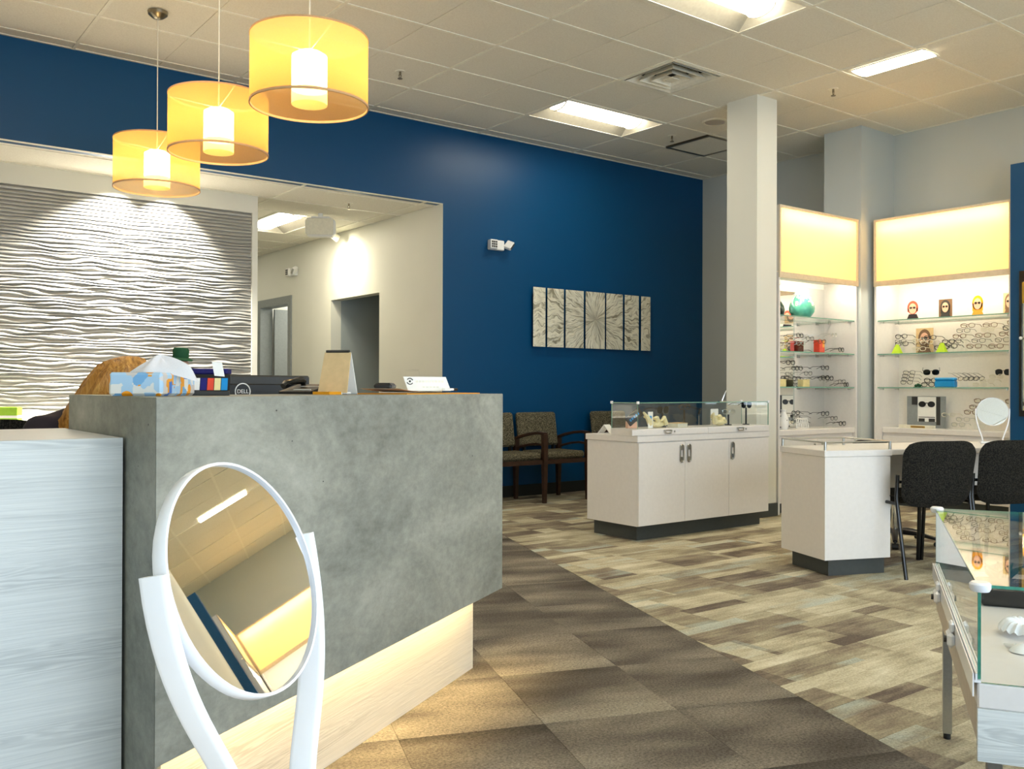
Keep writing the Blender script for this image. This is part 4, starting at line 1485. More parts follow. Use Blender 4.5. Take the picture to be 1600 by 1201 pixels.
m.tube([(.088, -.009, .014), (.09, 0, .017), (.088, .009, .014)], .003, 6)
m.build('eyeglasses_frame', M['black'], pr)

# hair: cap plus a long fall down the back and shoulder, combed into strands
iv = Matrix.Rotation(R(-62), 4, 'Z').inverted()


def loc_of(w_):
    return iv @ (Vector(w_) - Vector((.702, 3.677, 0)))


spine = [loc_of(p) for p in ((.865, 3.39, 1.20), (.862, 3.395, 1.185), (.855, 3.40, 1.135), (.83, 3.42, 1.07), (.785, 3.46, 1.00), (.735, 3.50, .935), (.69, 3.53, .87), (.65, 3.56, .80))]
rads_ = [.03, .075, .112, .122, .11, .095, .075, .03]
m = MB()
nn = 48
vs = []
for i, (p, r) in enumerate(zip(spine, rads_)):
    for k in range(nn):
        a = 2 * pi * k / nn
        rr = r * (1 + .05 * sin(11 * a + i * .5) + .03 * sin(23 * a))
        vs.append((p.x + rr * cos(a) * 1.0, p.y + rr * sin(a) * .95, p.z + rr * .25 * cos(a)))
fs = []
for i in range(len(spine) - 1):
    for k in range(nn):
        k2 = (k + 1) % nn
        fs.append((i * nn + k2, i * nn + k, (i + 1) * nn + k, (i + 1) * nn + k2))
fs += [list(range(nn)), list(range((len(spine) - 1) * nn, len(spine) * nn))[::-1]]
m.add(vs, fs)
m.build('hair', M['hair'], pr, ang=80)

# ------------------------------------------------------------------ emergency lights on walls
def emergency(label, loc, rz):
    t = thing('emergency_light', label, 'emergency light', loc, rz, 'emergency lights')
    m = MB(); m.box(-.105, .075, -.05, 0, -.05, .05, b=.008); m.build('housing', M['white'], t)
    m = MB(); m.box(-.118, -.03, -.085, -.05, -.045, .047, b=.006); h = m.build('lamp_head', M['white'], t)
    m = MB()
    for i in range(3):
        for j in range(3):
            m.box(-.108 + i * .0235, -.090 + i * .0235, -.0885, -.0845, -.032 + j * .0235, -.014 + j * .0235, b=.001)
    m.build('led_grid', M['charcoal'], h)
    m = MB(); m.T = Matrix.Translation((.115, -.065, .008)) @ Matrix.Rotation(R(40), 4, 'Y') @ Matrix.Rotation(R(35), 4, 'Z')
    m.box(-.02, .02, -.045, .035, -.045, .045, b=.006); h = m.build('lamp_head', M['white'], t)
    m.v, m.f, m.mi = [], [], []
    m.box(-.014, .014, -.0475, -.0445, -.036, .036); m.build('led_grid', M['steel'], h)
    m = MB(); m.cyl((.07, -.03, .0), (.105, -.055, .004), .012, n=10); m.build('swivel', M['white'], t)
    return t


emergency('white two headed emergency light on the blue wall', (5.45, YB, 2.523), 0)
emergency('white emergency light on the pale hall wall', (XH, 10.83, 2.54), R(-90))

# ------------------------------------------------------------------ metal wall art
ed = [5.89, 6.063, 6.078, 6.312, 6.328, 6.591, 6.609, 6.899, 6.911, 7.169, 7.189, 7.418, 7.446, 7.602]
t = thing('wall_art', 'seven silver metal panels with a sunburst on the blue wall', 'wall art', (0, 0, 0))
for k in range(7):
    x0, x1 = ed[2 * k] + .006, ed[2 * k + 1] - .006
    pn = MB()
    nx = max(2, int((x1 - x0) / .03))
    pn.box(x0, x1, YB - .05, YB - .042, 1.528, 2.14, b=.002)
    o = pn.build('art_panel', M['burst'], t)
    m = MB(); m.box(x0 + .03, x1 - .03, YB - .0419, YB - .001, 1.62, 1.66); m.box(x0 + .03, x1 - .03, YB - .0419, YB - .001, 2.0, 2.04)
    m.build('standoff', M['black'], o)

# ------------------------------------------------------------------ waiting chairs
def waiting_bench(label, x0, n, loc_group='waiting chairs'):
    """n seats in a row with shared wooden arms; x0 is the left arm's centre line."""
    t = thing('waiting_bench' if n > 1 else 'waiting_chair', label, 'chair', (x0, 7.05, 0), 0, loc_group)
    W = .553
    for k in range(n):
        a, b = k * W + .03, (k + 1) * W - .03
        m = MB(); m.box(a, b, -.20, .22, .415, .485, b=.022); m.build('seat', M['seatfab'], t)
        m = MB(); m.T = Matrix.Translation((0, .235, .50)) @ Matrix.Rotation(R(-9), 4, 'X')
        m.box(a - .005, b + .005, -.03, .03, .02, .36, b=.02); m.build('backrest', M['seatfab'], t)
        m = MB(); m.box(a, b, -.205, .22, .372, .414); m.build('seat_rail', M['wood'], t)
        for s in (a + .06, b - .06):
            m = MB(); m.box(s - .012, s + .012, .22, .245, .40, .535); m.build('back_support', M['black'], t)
    for k in range(n + 1):
        x = k * W
        for yy, zt_, r1 in ((-.20, .66, .016), (.25, .60, .016)):
            m = MB()
            r0 = .024
            q = lambda r, z: [(x - r, yy - r, z), (x + r, yy - r, z), (x + r, yy + r, z), (x - r, yy + r, z)]
            m.add(q(r1, 0) + q(r0, .40) + q(r0, zt_), [(3, 2, 1, 0)] + [(4 * j + i, 4 * j + (i + 1) % 4, 4 * j + 4 + (i + 1) % 4, 4 * j + 4 + i) for j in (0, 1) for i in range(4)] + [(8, 9, 10, 11)])
            m.build('leg', M['wood'], t)
        m = MB(); m.tube([(x, -.215, .662), (x, -.12, .668), (x, 0, .658), (x, .14, .632), (x, .255, .60)], 0, 8, flat=(.024, .014), up=(1, 0, 0)); m.build('arm', M['wood'], t)
        m = MB(); m.tube([(x, -.19, .555), (x, -.08, .562), (x, .05, .548), (x, .16, .525), (x, .25, .50)], 0, 8, flat=(.014, .011), up=(1, 0, 0)); m.build('arm_stretcher', M['wood'], t)
    return t


waiting_bench('two speckled waiting seats with dark wooden arms against the blue wall', 5.60 - .553, 2)
waiting_bench('single speckled waiting chair half hidden behind the display cabinet', 6.60, 1)

# ------------------------------------------------------------------ eyeglasses
def make_glasses(name, frame, lens, wd=.066, hh=.02, rr=.0022, shape=1.0):
    t = bpy.data.objects.new(name, None)
    t.empty_display_size = .05
    C.objects.link(t)
    m = MB()
    rim = lambda s, k, n=14: (s * (wd * .5 + .003) + (wd * .43) * math.copysign(abs(cos(2 * pi * k / n)) ** .8, cos(2 * pi * k / n)), 0, hh * math.copysign(abs(sin(2 * pi * k / n)) ** .8, sin(2 * pi * k / n)) * (1.0 if sin(2 * pi * k / n) > 0 else shape))
    for s in (-1, 1):
        m.tube([rim(s, k) for k in range(14)], rr, 4, closed=True)
        m.tube([(s * (wd * .93), .0, hh * .55), (s * (wd * 1.06), .004, hh * .55)], rr * 1.1, 4)
    m.tube([(-.007, 0, hh * .35), (0, -.001, hh * .6), (.007, 0, hh * .35)], rr, 4)
    m.build('rim', frame, t)
    for s in (-1, 1):
        m = MB()
        m.tube([(s * wd * 1.06, .004, hh * .55), (s * wd * 1.04, .09, hh * .5), (s * wd * 1.0, .135, hh * .5 - .018)], rr * .9, 4)
        m.build('temple', frame, t)
        m = MB()
        pts = [rim(s, k) for k in range(14)]
        m.add([(p[0], .0006, p[2]) for p in pts] + [(p[0], -.0006, p[2]) for p in pts], [list(range(14)), list(range(14, 28))[::-1]])
        m.build('lens', lens, t, smooth=False)
    return t


styles = {'black': ('black', 'lens', .062, .0195, .0033, 1.0), 'brown': ('brown', 'lens', .064, .019, .0029, 1.0), 'wire': ('charcoal', 'lens', .06, .018, .0021, 1.1),
          'pale': ('ivory', 'lens', .063, .0185, .0028, 1.0), 'silver': ('steel', 'lens', .06, .0185, .0021, 1.0), 'sun': ('blackgloss', 'darklens', .068, .024, .003, 1.1)}
gproto = {}


def glasses(style, loc, rz, label, group, rx=0.0, name=None):
    if style not in gproto:
        f, l, a, b, c, d = styles[style]
        g = make_glasses('sunglasses' if style == 'sun' else 'eyeglasses', M[f], M[l], a, b, c, d)
        gproto[style] = g
    else:
        g = copy_tree(gproto[style])
    g.location = loc
    g.rotation_euler = (rx, 0, rz)
    tag(g, label, 'sunglasses' if style == 'sun' else 'glasses', group)
    return g


def riser(label, loc, rz, w_, d_, h_, group):
    """clear acrylic step the frames rest on"""
    t = thing('acrylic_riser', label, 'display stand', loc, rz, group)
    m = MB(); m.box(-w_ / 2, w_ / 2, -.002, .002, 0, h_); m.build('front_plate', M['acrylic'], t)
    m = MB(); m.box(-w_ / 2, w_ / 2, -.002, d_, h_, h_ + .003); m.build('top_plate', M['acrylic'], t)
    return t


# ------------------------------------------------------------------ display units
def display_unit(label, loc, rz, W, D, shelves, mirror_back, base_set, left_gap, name='display_shelves'):
    """local x runs along the front, y into the unit; front plane at y=0"""
    t = thing(name, label, 'display unit', loc, rz, 'lit eyewear display units')
    ZB, ZT = 2.125, 2.715
    m = MB(); m.box(0, .022, 0, D, 0, ZB); m.build('side_panel', M['lam'], t)
    m = MB(); m.box(W - .022, W, 0, D, 0, ZB); m.build('side_panel', M['lam'], t)
    if mirror_back:
        m = MB(); m.box(.022, W - .022, D - .02, D - .012, .74, 2.075); m.build('mirror_back', M['mirror'], t)
        m = MB(); m.box(.022, W - .022, D - .011, D, 0, ZB); m.build('back_panel', M['dispwall'], t)
    else:
        m = MB(); m.box(.022, W - .022, D - .02, D, 0, ZB); m.build('back_panel', M['dispwall'], t)
    # light box header: frame, translucent face, tube
    m = MB()
    m.box(0, W, 0, D, ZT - .02, ZT); m.box(0, W, 0.02, D, ZB, ZB + .012); m.box(0, .02, 0, D, ZB + .012, ZT - .02); m.box(W - .02, W, 0, D, ZB + .012, ZT - .02); m.box(.02, W - .02, D - .02, D, ZB + .012, ZT - .02)
    m.build('header_box', M['dispwall'], t)
    m = MB()
    e = .018
    m.box(-.002, W + .002, -.012, .0, ZB - .045, ZB + .005); m.box(-.002, W + .002, -.012, 0, ZT - e, ZT + .002); m.box(-.002, e, -.012, 0, ZB + .005, ZT - e); m.box(W - e, W + .002, -.012, 0, ZB + .005, ZT - e)
    m.build('header_frame', M['lbframe'], t)
    m = MB(); m.box(e, W - e, .004, .008, ZB + .005, ZT - e); m.build('light_panel', M['lbpanel'], t)
    m = MB(); m.cyl((.06, .085, ZT - .085), (W - .06, .085, ZT - .085), .016, n=10); m.build('lamp_tube', M['tube'], t)
    m = MB(); m.box(.05, W - .05, .05, .09, ZB - .028, ZB - .008); m.build('valance_light', M['valance'], t)
    m = MB(); m.box(.022, W - .022, .0, .012, ZB - .045, ZB - .001); m.build('valance', M['lbframe'], t)
    for z in shelves:
        m = MB(); m.pane(.026, W - .026, .015, D - .03, z - .0055, z + .0045); sh = m.build('shelf', [M['glass'], M['shelfedge']], t)
        for xx in (.06, W - .06):
            for yy in (.06, D - .09):
                m = MB(); m.cyl((xx, yy, z - .022), (xx, yy, z - .006), .007, n=8); m.box(min(xx, .023) if xx < W / 2 else xx, xx if xx < W / 2 else W - .023, yy - .004, yy + .004, z - .018, z - .012); m.build('bracket', M['steel'], sh)
    # base cabinet
    bx0 = .024 + left_gap
    m = MB(); m.box(bx0, W - .024, base_set + .02, D - .021, .09, .688); m.build('base_cabinet', M['lam'], t)
    m = MB(); m.box(bx0 - .0, W - .024, base_set - .005, D - .0211, .6885, .736, b=.003); m.build('base_top', M['lam'], t)
    m = MB(); m.box(bx0 + .01, W - .03, base_set + .06, D - .03, 0, .0895); m.build('plinth', M['kick'], t)
    nd = 2 if W < 1.3 else 3
    dw = (W - .05 - left_gap) / nd
    for k in range(nd):
        m = MB(); m.box(bx0 + k * dw + .002, bx0 + (k + 1) * dw - .002, base_set + .002, base_set + .0195, .095, .655, b=.0015); d = m.build('door', M['lam'], t)
        m = MB(); m.sphere((bx0 + (k + (.9 if k % 2 == 0 else .1)) * dw, base_set - .01, .6), .010, 10, 6); m.cyl((bx0 + (k + (.9 if k % 2 == 0 else .1)) * dw, base_set - .003, .6), (bx0 + (k + (.9 if k % 2 == 0 else .1)) * dw, base_set + .003, .6), .005, n=8); m.build('knob', M['steel'], d)
    return t


SHZ = (1.117, 1.434, 1.752)
display_unit('lit display shelves with mirror back between the white columns', (6.742, 5.02, 0), 0, 1.21, .365, SHZ, True, .015, 0.0)
display_unit('lit display shelves full of eyeglasses left of the blue panel', (8.10, 4.935, 0), R(-90), 1.268, .415, SHZ, False, .10, .0)
display_unit('lit display shelves behind the camera seen in the round mirror', (12.87, 3.0, 0), R(-90), 2.51, .42, SHZ, False, .10, .0)
display_unit('lit display shelves along the south side near the mirror corner', (12.84, .47, 0), R(180), 2.2, .36, SHZ, False, .03, .0)

# framed mirror on the blue panel
t = thing('wall_mirror', 'tall black framed mirror hanging on the blue panel', 'mirror', (8.05, 3.57, 0), R(-90))
m = MB()
m.box(0, .6, -.03, -.001, 2.0, 2.09); m.box(0, .6, -.03, -.001, .88, .93); m.box(0, .02, -.03, -.001, .93, 2.0); m.box(.58, .6, -.03, -.001, .93, 2.0)
m.build('frame', M['blackgloss'], t)
boxpart('mirror_glass', M['mirror'], t, .02, .58, -.018, -.012, .93, 2.0)
boxpart('gold_panel', M['gold'], t, .02, .58, -.024, -.019, 1.82, 1.995)
m = MB(); m.sphere((.02, -.045, 1.53), .014, 10, 6); m.cyl((.02, -.035, 1.53), (.02, -.029, 1.53), .008, n=8); m.build('knob', M['white'], t)

# ---- contents of display 1 (between the columns); frames face -Y
LB1 = 'frames on the mirror backed shelves'
# vase
t = thing('vase', 'teal glazed vase with white flower relief on top shelf', 'vase', (7.33, 5.2, SHZ[2] + .0045))
m = MB(); m.lathe([(.0, .0), (.05, .0), (.085, .018), (.112, .06), (.117, .095), (.105, .14), (.075, .19), (.052, .225), (.045, .238), (.040, .234), (.048, .215), (.0, .20)], 36); m.build('body', M['teal'], t)
m = MB()
for k in range(26):
    a = random.uniform(pi * .9, 2.1 * pi); z = random.uniform(.12, .235)
    r = .113 - (z - .115) * .58 if z > .115 else .115
    c = Vector((r * cos(a), r * sin(a), z))
    for j in range(5):
        b = 2 * pi * j / 5
        off_ = Vector((-sin(a), cos(a), 0)) * (.011 * cos(b)) + Vector((0, 0, 1)) * (.011 * sin(b))
        m.sphere(c + off_, .0085, 7, 5)
m.build('flowers', M['white'], t)
rows1 = [('pale', 7.073, 1.560, 5.16), ('silver', 7.206, 1.520, 5.12), ('black', 7.33, 1.600, 5.22), ('wire', 7.40, 1.572, 5.16), ('brown', 7.50, 1.545, 5.10), ('silver', 7.872, 1.624, 5.2), ('black', 7.93, 1.478, 5.12)]
names = ['leftmost pair, low pale frame', 'second pair, silver', 'tall black pair behind', 'dark wire pair', 'brown pair by the red box', 'high silver pair on a post', 'low black pair at the end']
for (st, x, z, y_), nm in zip(rows1, names):
    x = min(x, 7.84)
    riser('clear stand on middle mirrored shelf under the ' + nm.split(',')[0], (x, y_, SHZ[1] + .0045), 0, .07, .06, z - .022 - SHZ[1] - .0045, 'clear stands on the mirrored shelves') if z - .022 - SHZ[1] > .03 else None
    glasses(st, (x, y_, max(z, SHZ[1] + .024)), random.uniform(-.25, .25), 'eyeglasses on the upper mirrored shelf, ' + nm, LB1)
t = thing('red_box', 'red card box with amber bottle print on the mirrored shelf', 'box', (7.66, 5.24, SHZ[1] + .0045), .2)
m = MB(); m.box(-.06, .06, -.03, .03, 0, .13, b=.003); m.build('carton', M['red'], t)
m = MB(); m.box(.005, .05, -.0315, -.0305, .06, .125); m.build('amber_print', M['amber'], t)
rows2 = [('black', 7.217, 1.346, 5.24), ('black', 7.285, 1.294, 5.2), ('wire', 7.373, 1.248, 5.16), ('black', 7.696, 1.305, 5.2), ('wire', 7.503, 1.20, 5.1), ('black', 7.61, 1.21, 5.14), ('black', 7.74, 1.205, 5.18), ('wire', 7.82, 1.175, 5.1), ('black', 7.86, 1.145, 5.08)]
names = ['top of a slanting row', 'second down the slanting row', 'third down the slanting row', 'upright black pair on a box', 'dark pair beside the cream box', 'folded pair left of centre', 'folded pair right of centre', 'round pair at right', 'lowest pair at the right end']
for (st, x, z, y_), nm in zip(rows2, names):
    if z - .022 - SHZ[0] > .03:
        riser('clear stand on the lower mirrored shelf, under ' + nm, (x, y_, SHZ[0] + .0045), 0, .07, .06, z - .022 - SHZ[0] - .0045, 'clear stands on the mirrored shelves')
    glasses(st, (x, y_, max(z, SHZ[0] + .024)), random.uniform(-.3, .3), 'eyeglasses on the lower mirrored shelf, ' + nm, LB1)
for k, x in enumerate((7.1, 7.46)):
    t = thing('cream_box', 'small cream box on lower mirrored shelf, ' + ('near the left panel' if k == 0 else 'under the slanting glasses'), 'box', (x, 5.27, SHZ[0] + .0045), .1)
    m = MB(); m.box(-.06, .06, -.03, .03, 0, .06, b=.003); m.build('carton', M['cream'], t)
    m = MB(); m.box(-.0605, .0605, -.0305, .0305, .0605, .07, b=.002); m.build('lid', M['cream'], t)
t = thing('woven_basket_box', 'openwork white glasses holder on the mirrored unit base', 'holder', (7.345, 5.2, .736), .1)
m = MB()
for k in range(6):
    m.tube([(-.11 + .044 * k, 0, .0), (-.09 + .044 * k * .85, .01, .09)], .004, 6)
    if k < 5: m.tube([(-.11 + .044 * k, 0, .0), (-.09 + .044 * (k + 1) * .85, .01, .09)], .003, 6)
m.tube([(-.09, .01, .09), (.10, .01, .09)], .005, 6); m.tube([(-.115, 0, .004), (.115, 0, .004)], .004, 6)
m.build('lattice', M['white'], t)
m = MB(); m.box(-.1, .1, .012, .06, 0, .004); m.build('foot', M['white'], t)
for k, (st, x, z, y_) in enumerate((('black', 7.70, .868, 5.2), ('wire', 7.77, .825, 5.15), ('black', 7.83, .775, 5.1))):
    if z > .79: riser('clear stand on the mirrored unit base, step %s' % ('high' if k == 0 else 'middle'), (x, y_, .736), 0, .07, .05, z - .022 - .736, 'clear stands on the mirrored shelves')
    glasses(st, (x, y_, z), random.uniform(-.2, .1), 'eyeglasses at the base of the mirrored unit, ' + ('highest', 'middle', 'lowest')[k] + ' step', LB1)
t = thing('patterned_vase', 'slim spotted vase at the left end of the mirrored unit base', 'vase', (6.99, 5.15, .736))
m = MB(); m.lathe([(0, 0), (.035, 0), (.05, .04), (.045, .1), (.02, .16), (.025, .18), (.018, .175), (0, .17)], 20); m.build('body', M['white'], t)
m = MB()
for k in range(22):
    a = random.uniform(0, 2 * pi); z = random.uniform(.015, .12)
    r = .05 if z < .06 else .048 - (z - .06) * .25
    m.sphere((r * cos(a), r * sin(a), z), .007, 6, 4)
m.build('spots', M['charcoal'], t)

# ---- contents of display 2 (end wall); local x = -Y, frames face -X
LB2 = 'frames on the end wall shelves'
DR = R(-90)


def d2(yv, z, depth=.18):
    return (8.10 + depth, yv, z)


g2 = [(4.798, 1.61), (4.785, 1.56), (4.752, 1.535), (4.637, 1.567), (4.512, 1.586), (4.524, 1.545), (4.549, 1.516), (4.561, 1.48), (4.335, 1.543), (4.347, 1.515), (4.365, 1.488),
      (4.158, 1.681), (4.181, 1.636), (4.199, 1.584), (4.222, 1.539), (4.246, 1.493), (3.959, 1.676), (3.965, 1.637), (3.987, 1.583), (4.01, 1.536), (4.032, 1.486), (3.752, 1.690), (3.768, 1.640), (3.789, 1.588), (3.805, 1.535), (3.843, 1.48)]
cols = ['first column', 'first column', 'first column', 'before the bearded man photo', 'second column', 'second column', 'second column', 'second column', 'third column', 'third column', 'third column'] + ['fourth column'] * 5 + ['fifth column'] * 5 + ['last column'] * 5
stl = ['black', 'wire', 'black', 'pale', 'black', 'pale', 'wire', 'pale', 'black', 'wire', 'black', 'brown', 'wire', 'brown', 'wire', 'black', 'brown', 'pale', 'brown', 'wire', 'brown', 'brown', 'black', 'brown', 'wire', 'brown']
cnt = {}
ordn = ['top', 'second', 'third', 'fourth', 'fifth', 'sixth']
colinfo = {}
for (yv, z), cn, st in zip(g2, cols, stl):
    k = cnt.get(cn, 0); cnt[cn] = k + 1
    dep = .24 - .035 * k if 'column' in cn else .26
    glasses(st, d2(yv, z, dep), DR + random.uniform(-.15, .15), 'eyeglasses on the upper end wall shelf, %s, %s' % (cn, ordn[k] if cn != 'before the bearded man photo' else 'alone'), LB2)
    colinfo.setdefault(cn, []).append((yv, z, dep))
# stepped clear stands carry each column
for cn, l in colinfo.items():
    t = thing('tier_stand', 'clear stepped stand holding the %s of upper shelf eyeglasses' % cn if 'column' in cn else 'clear stand before the bearded man photo', 'display stand', (8.10, l[-1][0], SHZ[1] + .0045), DR, 'clear stepped stands')
    for yv, z, dep in l:
        h_ = z - .021 - SHZ[1] - .0045
        lx = -(yv - l[-1][0])
        if h_ > .01:
            m = MB(); m.box(lx - .03, lx + .03, dep + .010, dep + .013, 0, h_); m.box(lx - .03, lx + .03, dep - .012, dep + .0101, h_ - .003, h_); m.build('tier', M['acrylic'], t)


def portrait(label, yv, z0, w_, h_, hairm, bgm, depth=.2, rz=0.0, bust='brown', cut=False, beard=False):
    t = thing('photo_card', label, 'photo card', (8.10 + depth, yv, z0), DR + rz, 'portrait cards on the end wall shelves')
    if not cut:
        m = MB(); m.box(-w_ / 2, w_ / 2, 0, .004, 0, h_); m.build('card', M[bgm], t)
    disc = lambda cx_, cz_, rx_, rz_, y0: ([(cx_ + rx_ * cos(2 * pi * k / 20), y0, cz_ + rz_ * sin(2 * pi * k / 20)) for k in range(20)] + [(cx_ + rx_ * cos(2 * pi * k / 20), y0 + .002, cz_ + rz_ * sin(2 * pi * k / 20)) for k in range(20)],
                                            [list(range(20)), list(range(20, 40))[::-1]] + [((k + 1) % 20, k, 20 + k, 20 + (k + 1) % 20) for k in range(20)])
    m = MB(); m.add(*disc(0, h_ * .62, w_ * .36, h_ * .34, -.002)); m.box(-w_ * .34, w_ * .34, -.002, 0, h_ * (.55 if beard else .42 if cut else .24), h_ * .6); m.build('hair', M[hairm], t, smooth=False)
    m = MB(); m.add([(-w_ * .42, -.0025, 0), (w_ * .42, -.0025, 0), (w_ * .25, -.0025, h_ * .3), (-w_ * .25, -.0025, h_ * .3), (-w_ * .42, 0.001, 0), (w_ * .42, 0.001, 0), (w_ * .25, 0.001, h_ * .3), (-w_ * .25, .001, h_ * .3)],
                    [(0, 1, 2, 3), (5, 4, 7, 6), (3, 2, 6, 7), (1, 5, 6, 2), (4, 0, 3, 7), (4, 5, 1, 0)]); m.build('bust', M[bust], t, smooth=False)
    m = MB(); m.add(*disc(.0, h_ * .57, w_ * .25, h_ * .26, -.0045)); m.build('face', M['skin'], t, smooth=False)
    m = MB()
    for s in (-1, 1):
        m.add(*disc(s * w_ * .115, h_ * .61, w_ * .085, h_ * .055, -.0065))
    m.box(-w_ * .18, w_ * .18, -.0063, -.0046, h_ * .63, h_ * .645)
    m.build('printed_glasses', M['black'], t, smooth=False)
    if beard:
        m = MB(); m.add(*disc(0, h_ * .42, w_ * .17, h_ * .13, -.0062)); m.build('beard', M['brown'], t, smooth=False)
    m = MB(); m.add([(-.02, .004, 0), (.02, .004, 0), (.0, .006, h_ * .6), (-.02, .07, 0), (.02, .07, 0)], [(0, 1, 2), (0, 2, 3), (1, 4, 2), (3, 2, 4), (0, 3, 4, 1)]); m.build('easel_back', M['paper'], t, smooth=False)
    return t


S2 = SHZ[2] + .0045
portrait('cut out portrait card with red hair on the top shelf', 4.66, S2, .15, .19, 'red', 'paper', cut=True, bust='jacket')
portrait('brown portrait card of a dark haired face, second on the top shelf', 4.345, S2 + .0, .125, .175, 'charcoal', 'brown', bust='charcoal')
portrait('orange haired portrait card with round glasses on the top shelf', 4.05, S2 + .0, .135, .195, 'amber', 'paper', bust='orange')
portrait('tilted brown portrait card beside the blue panel on the top shelf', 3.775, S2 + .0, .125, .19, 'brown', 'tan', rz=-.25)
portrait('tan photo card of a bearded man on the upper end wall shelf', 4.615, SHZ[1] + .0045, .17, .245, 'brown', 'tan', depth=.33, beard=True)
for k, yv in enumerate((4.733, 4.30)):
    t = thing('price_tent', 'lime green folded tag on the end wall shelf, ' + ('under the first column of glasses' if k == 0 else 'under the third column of glasses'), 'tag', (8.125, yv, SHZ[1] + .0045), DR)
    m = MB(); m.add([(-.042, -.0, 0), (.042, 0, 0), (.016, .03, .085), (-.016, .03, .085), (-.042, .06, 0), (.042, .06, 0)], [(0, 1, 2, 3), (5, 4, 3, 2), (1, 5, 2), (4, 0, 3), (4, 5, 1, 0)])
    m.build('tent', M['lime'], t, smooth=False); boxpart('tag_foot', M['lime'], t, -.042, .042, .0, .06, 0.0, .002)
# lower shelf of display 2
SZ = SHZ[0] + .0045
for k in range(4):
    glasses('wire', d2(4.695 - .003 * k, 1.262 - .031 * k, .2 - .02 * k), DR, 'dark wire eyeglasses in the stack of four on the lower end wall shelf, ' + ordn[k], LB2)
t = thing('stack_post', 'clear rack behind the stack of four eyeglasses', 'display stand', (8.32, 4.69, SZ), DR)
m = MB(); m.box(-.004, .004, -.002, .002, 0, .16); m.build('post', M['acrylic'], t)
m = MB(); m.box(-.05, .05, -.03, .03, 0, .004); m.build('foot', M['acrylic'], t)
glasses('sun', d2(4.468, 1.262, .18), DR + .5, 'dark sunglasses propped up high left of the blue case', LB2, rx=.35)
riser('clear stand under the propped dark sunglasses', (8.30, 4.468, SZ), DR, .06, .06, .10, 'clear stands on the end wall shelves')
glasses('black', d2(4.44, 1.185, .12), DR, 'black eyeglasses beside the blue case, upper of two', LB2)
glasses('black', d2(4.445, 1.146, .08), DR, 'black eyeglasses beside the blue case, lower of two', LB2)
t = thing('glasses_case', 'bright blue box case on the lower end wall shelf', 'case', (8.2, 4.287, SZ), DR + .08)
m = MB(); m.box(-.09, .09, -.035, .035, 0, .058, b=.008); m.build('case_body', M['sky'], t)
m = MB(); m.box(-.091, .091, -.036, .036, .0585, .088, b=.01); m.build('case_lid', M['sky'], t)
t = thing('green_ornament', 'tiny dark green ornament left of the blue case', 'ornament', (8.16, 4.53, SZ), DR)
m = MB(); m.sphere((-.02, 0, .014), .014, 10, 6); m.sphere((.02, 0, .014), .014, 10, 6); m.sphere((0, .005, .02), .016, 10, 6); m.build('body', M['green'], t)
m = MB(); m.box(-.04, .04, -.012, .012, 0, .004); m.build('foot', M['green'], t)
for k, yv in enumerate((4.16, 4.115, 4.07, 4.025)):
    glasses('wire', d2(yv, 1.20, .17), DR + 1.2, 'folded eyeglasses in the row right of the blue case, %s' % ['nearest the case', 'second', 'third', 'fourth'][k], LB2, rx=.45)
t = thing('fan_rack', 'clear rack holding the row of folded eyeglasses', 'display stand', (8.3, 4.1, SZ), DR)
m = MB(); m.box(-.11, .11, -.002, .002, 0, .06); m.build('plate', M['acrylic'], t); boxpart('foot', M['acrylic'], t, -.11, .11, -.04, .04, 0, .003)
glasses('sun', d2(3.827, 1.256, .2), DR, 'dark sunglasses highest on the lower shelf by the blue panel', LB2)
for k, (yv, z, dp) in enumerate(((3.87, 1.217, .17), (3.935, 1.178, .13), (3.975, 1.146, .09))):
    glasses('pale', d2(yv, z, dp), DR, 'pale eyeglasses stepping down by the blue panel, ' + ('upper', 'middle', 'lower')[k], LB2)
t = thing('step_stand', 'clear stepped stand near the blue panel on the lower shelf', 'display stand', (8.1, 3.9, SZ), DR)
for lx, dp, h_ in ((.07, .2, .105), (.03, .17, .072), (-.03, .13, .034)):
    m = MB(); m.box(lx - .03, lx + .03, dp - .003, dp + .012, h_ - .003, h_); m.box(lx - .03, lx + .03, dp + .009, dp + .012, 0, h_ - .003); m.build('tier', M['acrylic'], t)
# base counter of display 2
BZ = .736
for k, (yv, z, dp) in enumerate(((4.077, 1.001, .33), (4.1, .943, .29), (4.128, .897, .25), (4.186, .832, .21), (4.209, .785, .17))):
    glasses(('brown', 'brown', 'brown', 'silver', 'silver')[k], d2(yv, z, dp), DR + .1, 'eyeglasses on the sloped stand beside the small mirror, %s' % ordn[k], LB2)
t = thing('slope_stand', 'clear sloped stand of five eyeglasses on the end wall counter', 'display stand', (8.1, 4.14, BZ), DR)
for lx, dp, h_ in ((.063, .33, .244), (.04, .29, .186), (.012, .25, .14), (-.046, .21, .075), (-.069, .17, .028)):
    m = MB(); m.box(lx - .03, lx + .03, dp - .003, dp + .012, h_ - .003, h_); m.box(lx - .03, lx + .03, dp + .009, dp + .012, 0, h_ - .003); m.build('tier', M['acrylic'], t)
glasses('brown', d2(3.79, .999, .3), DR, 'brown eyeglasses right of the small mirror, high up', LB2)
riser('clear tall stand right of the small mirror', (8.41, 3.79, BZ), DR, .06, .05, .24, 'clear stands on the end wall shelves')
glasses('pale', d2(4.346, .868, .26), DR, 'single pale eyeglasses on a clear post beside the black and white poster', LB2)
riser('clear post beside the black and white poster', (8.37, 4.346, BZ), DR, .04, .05, .108, 'clear stands on the end wall shelves')
t = thing('eyewear_poster', 'black and white poster of sunglasses standing on the counter', 'poster', (8.43, 4.60, BZ), DR)
m = MB(); m.box(-.19, .19, 0, .008, .0, .30, b=.001); m.build('board', M['grey_frame'], t)
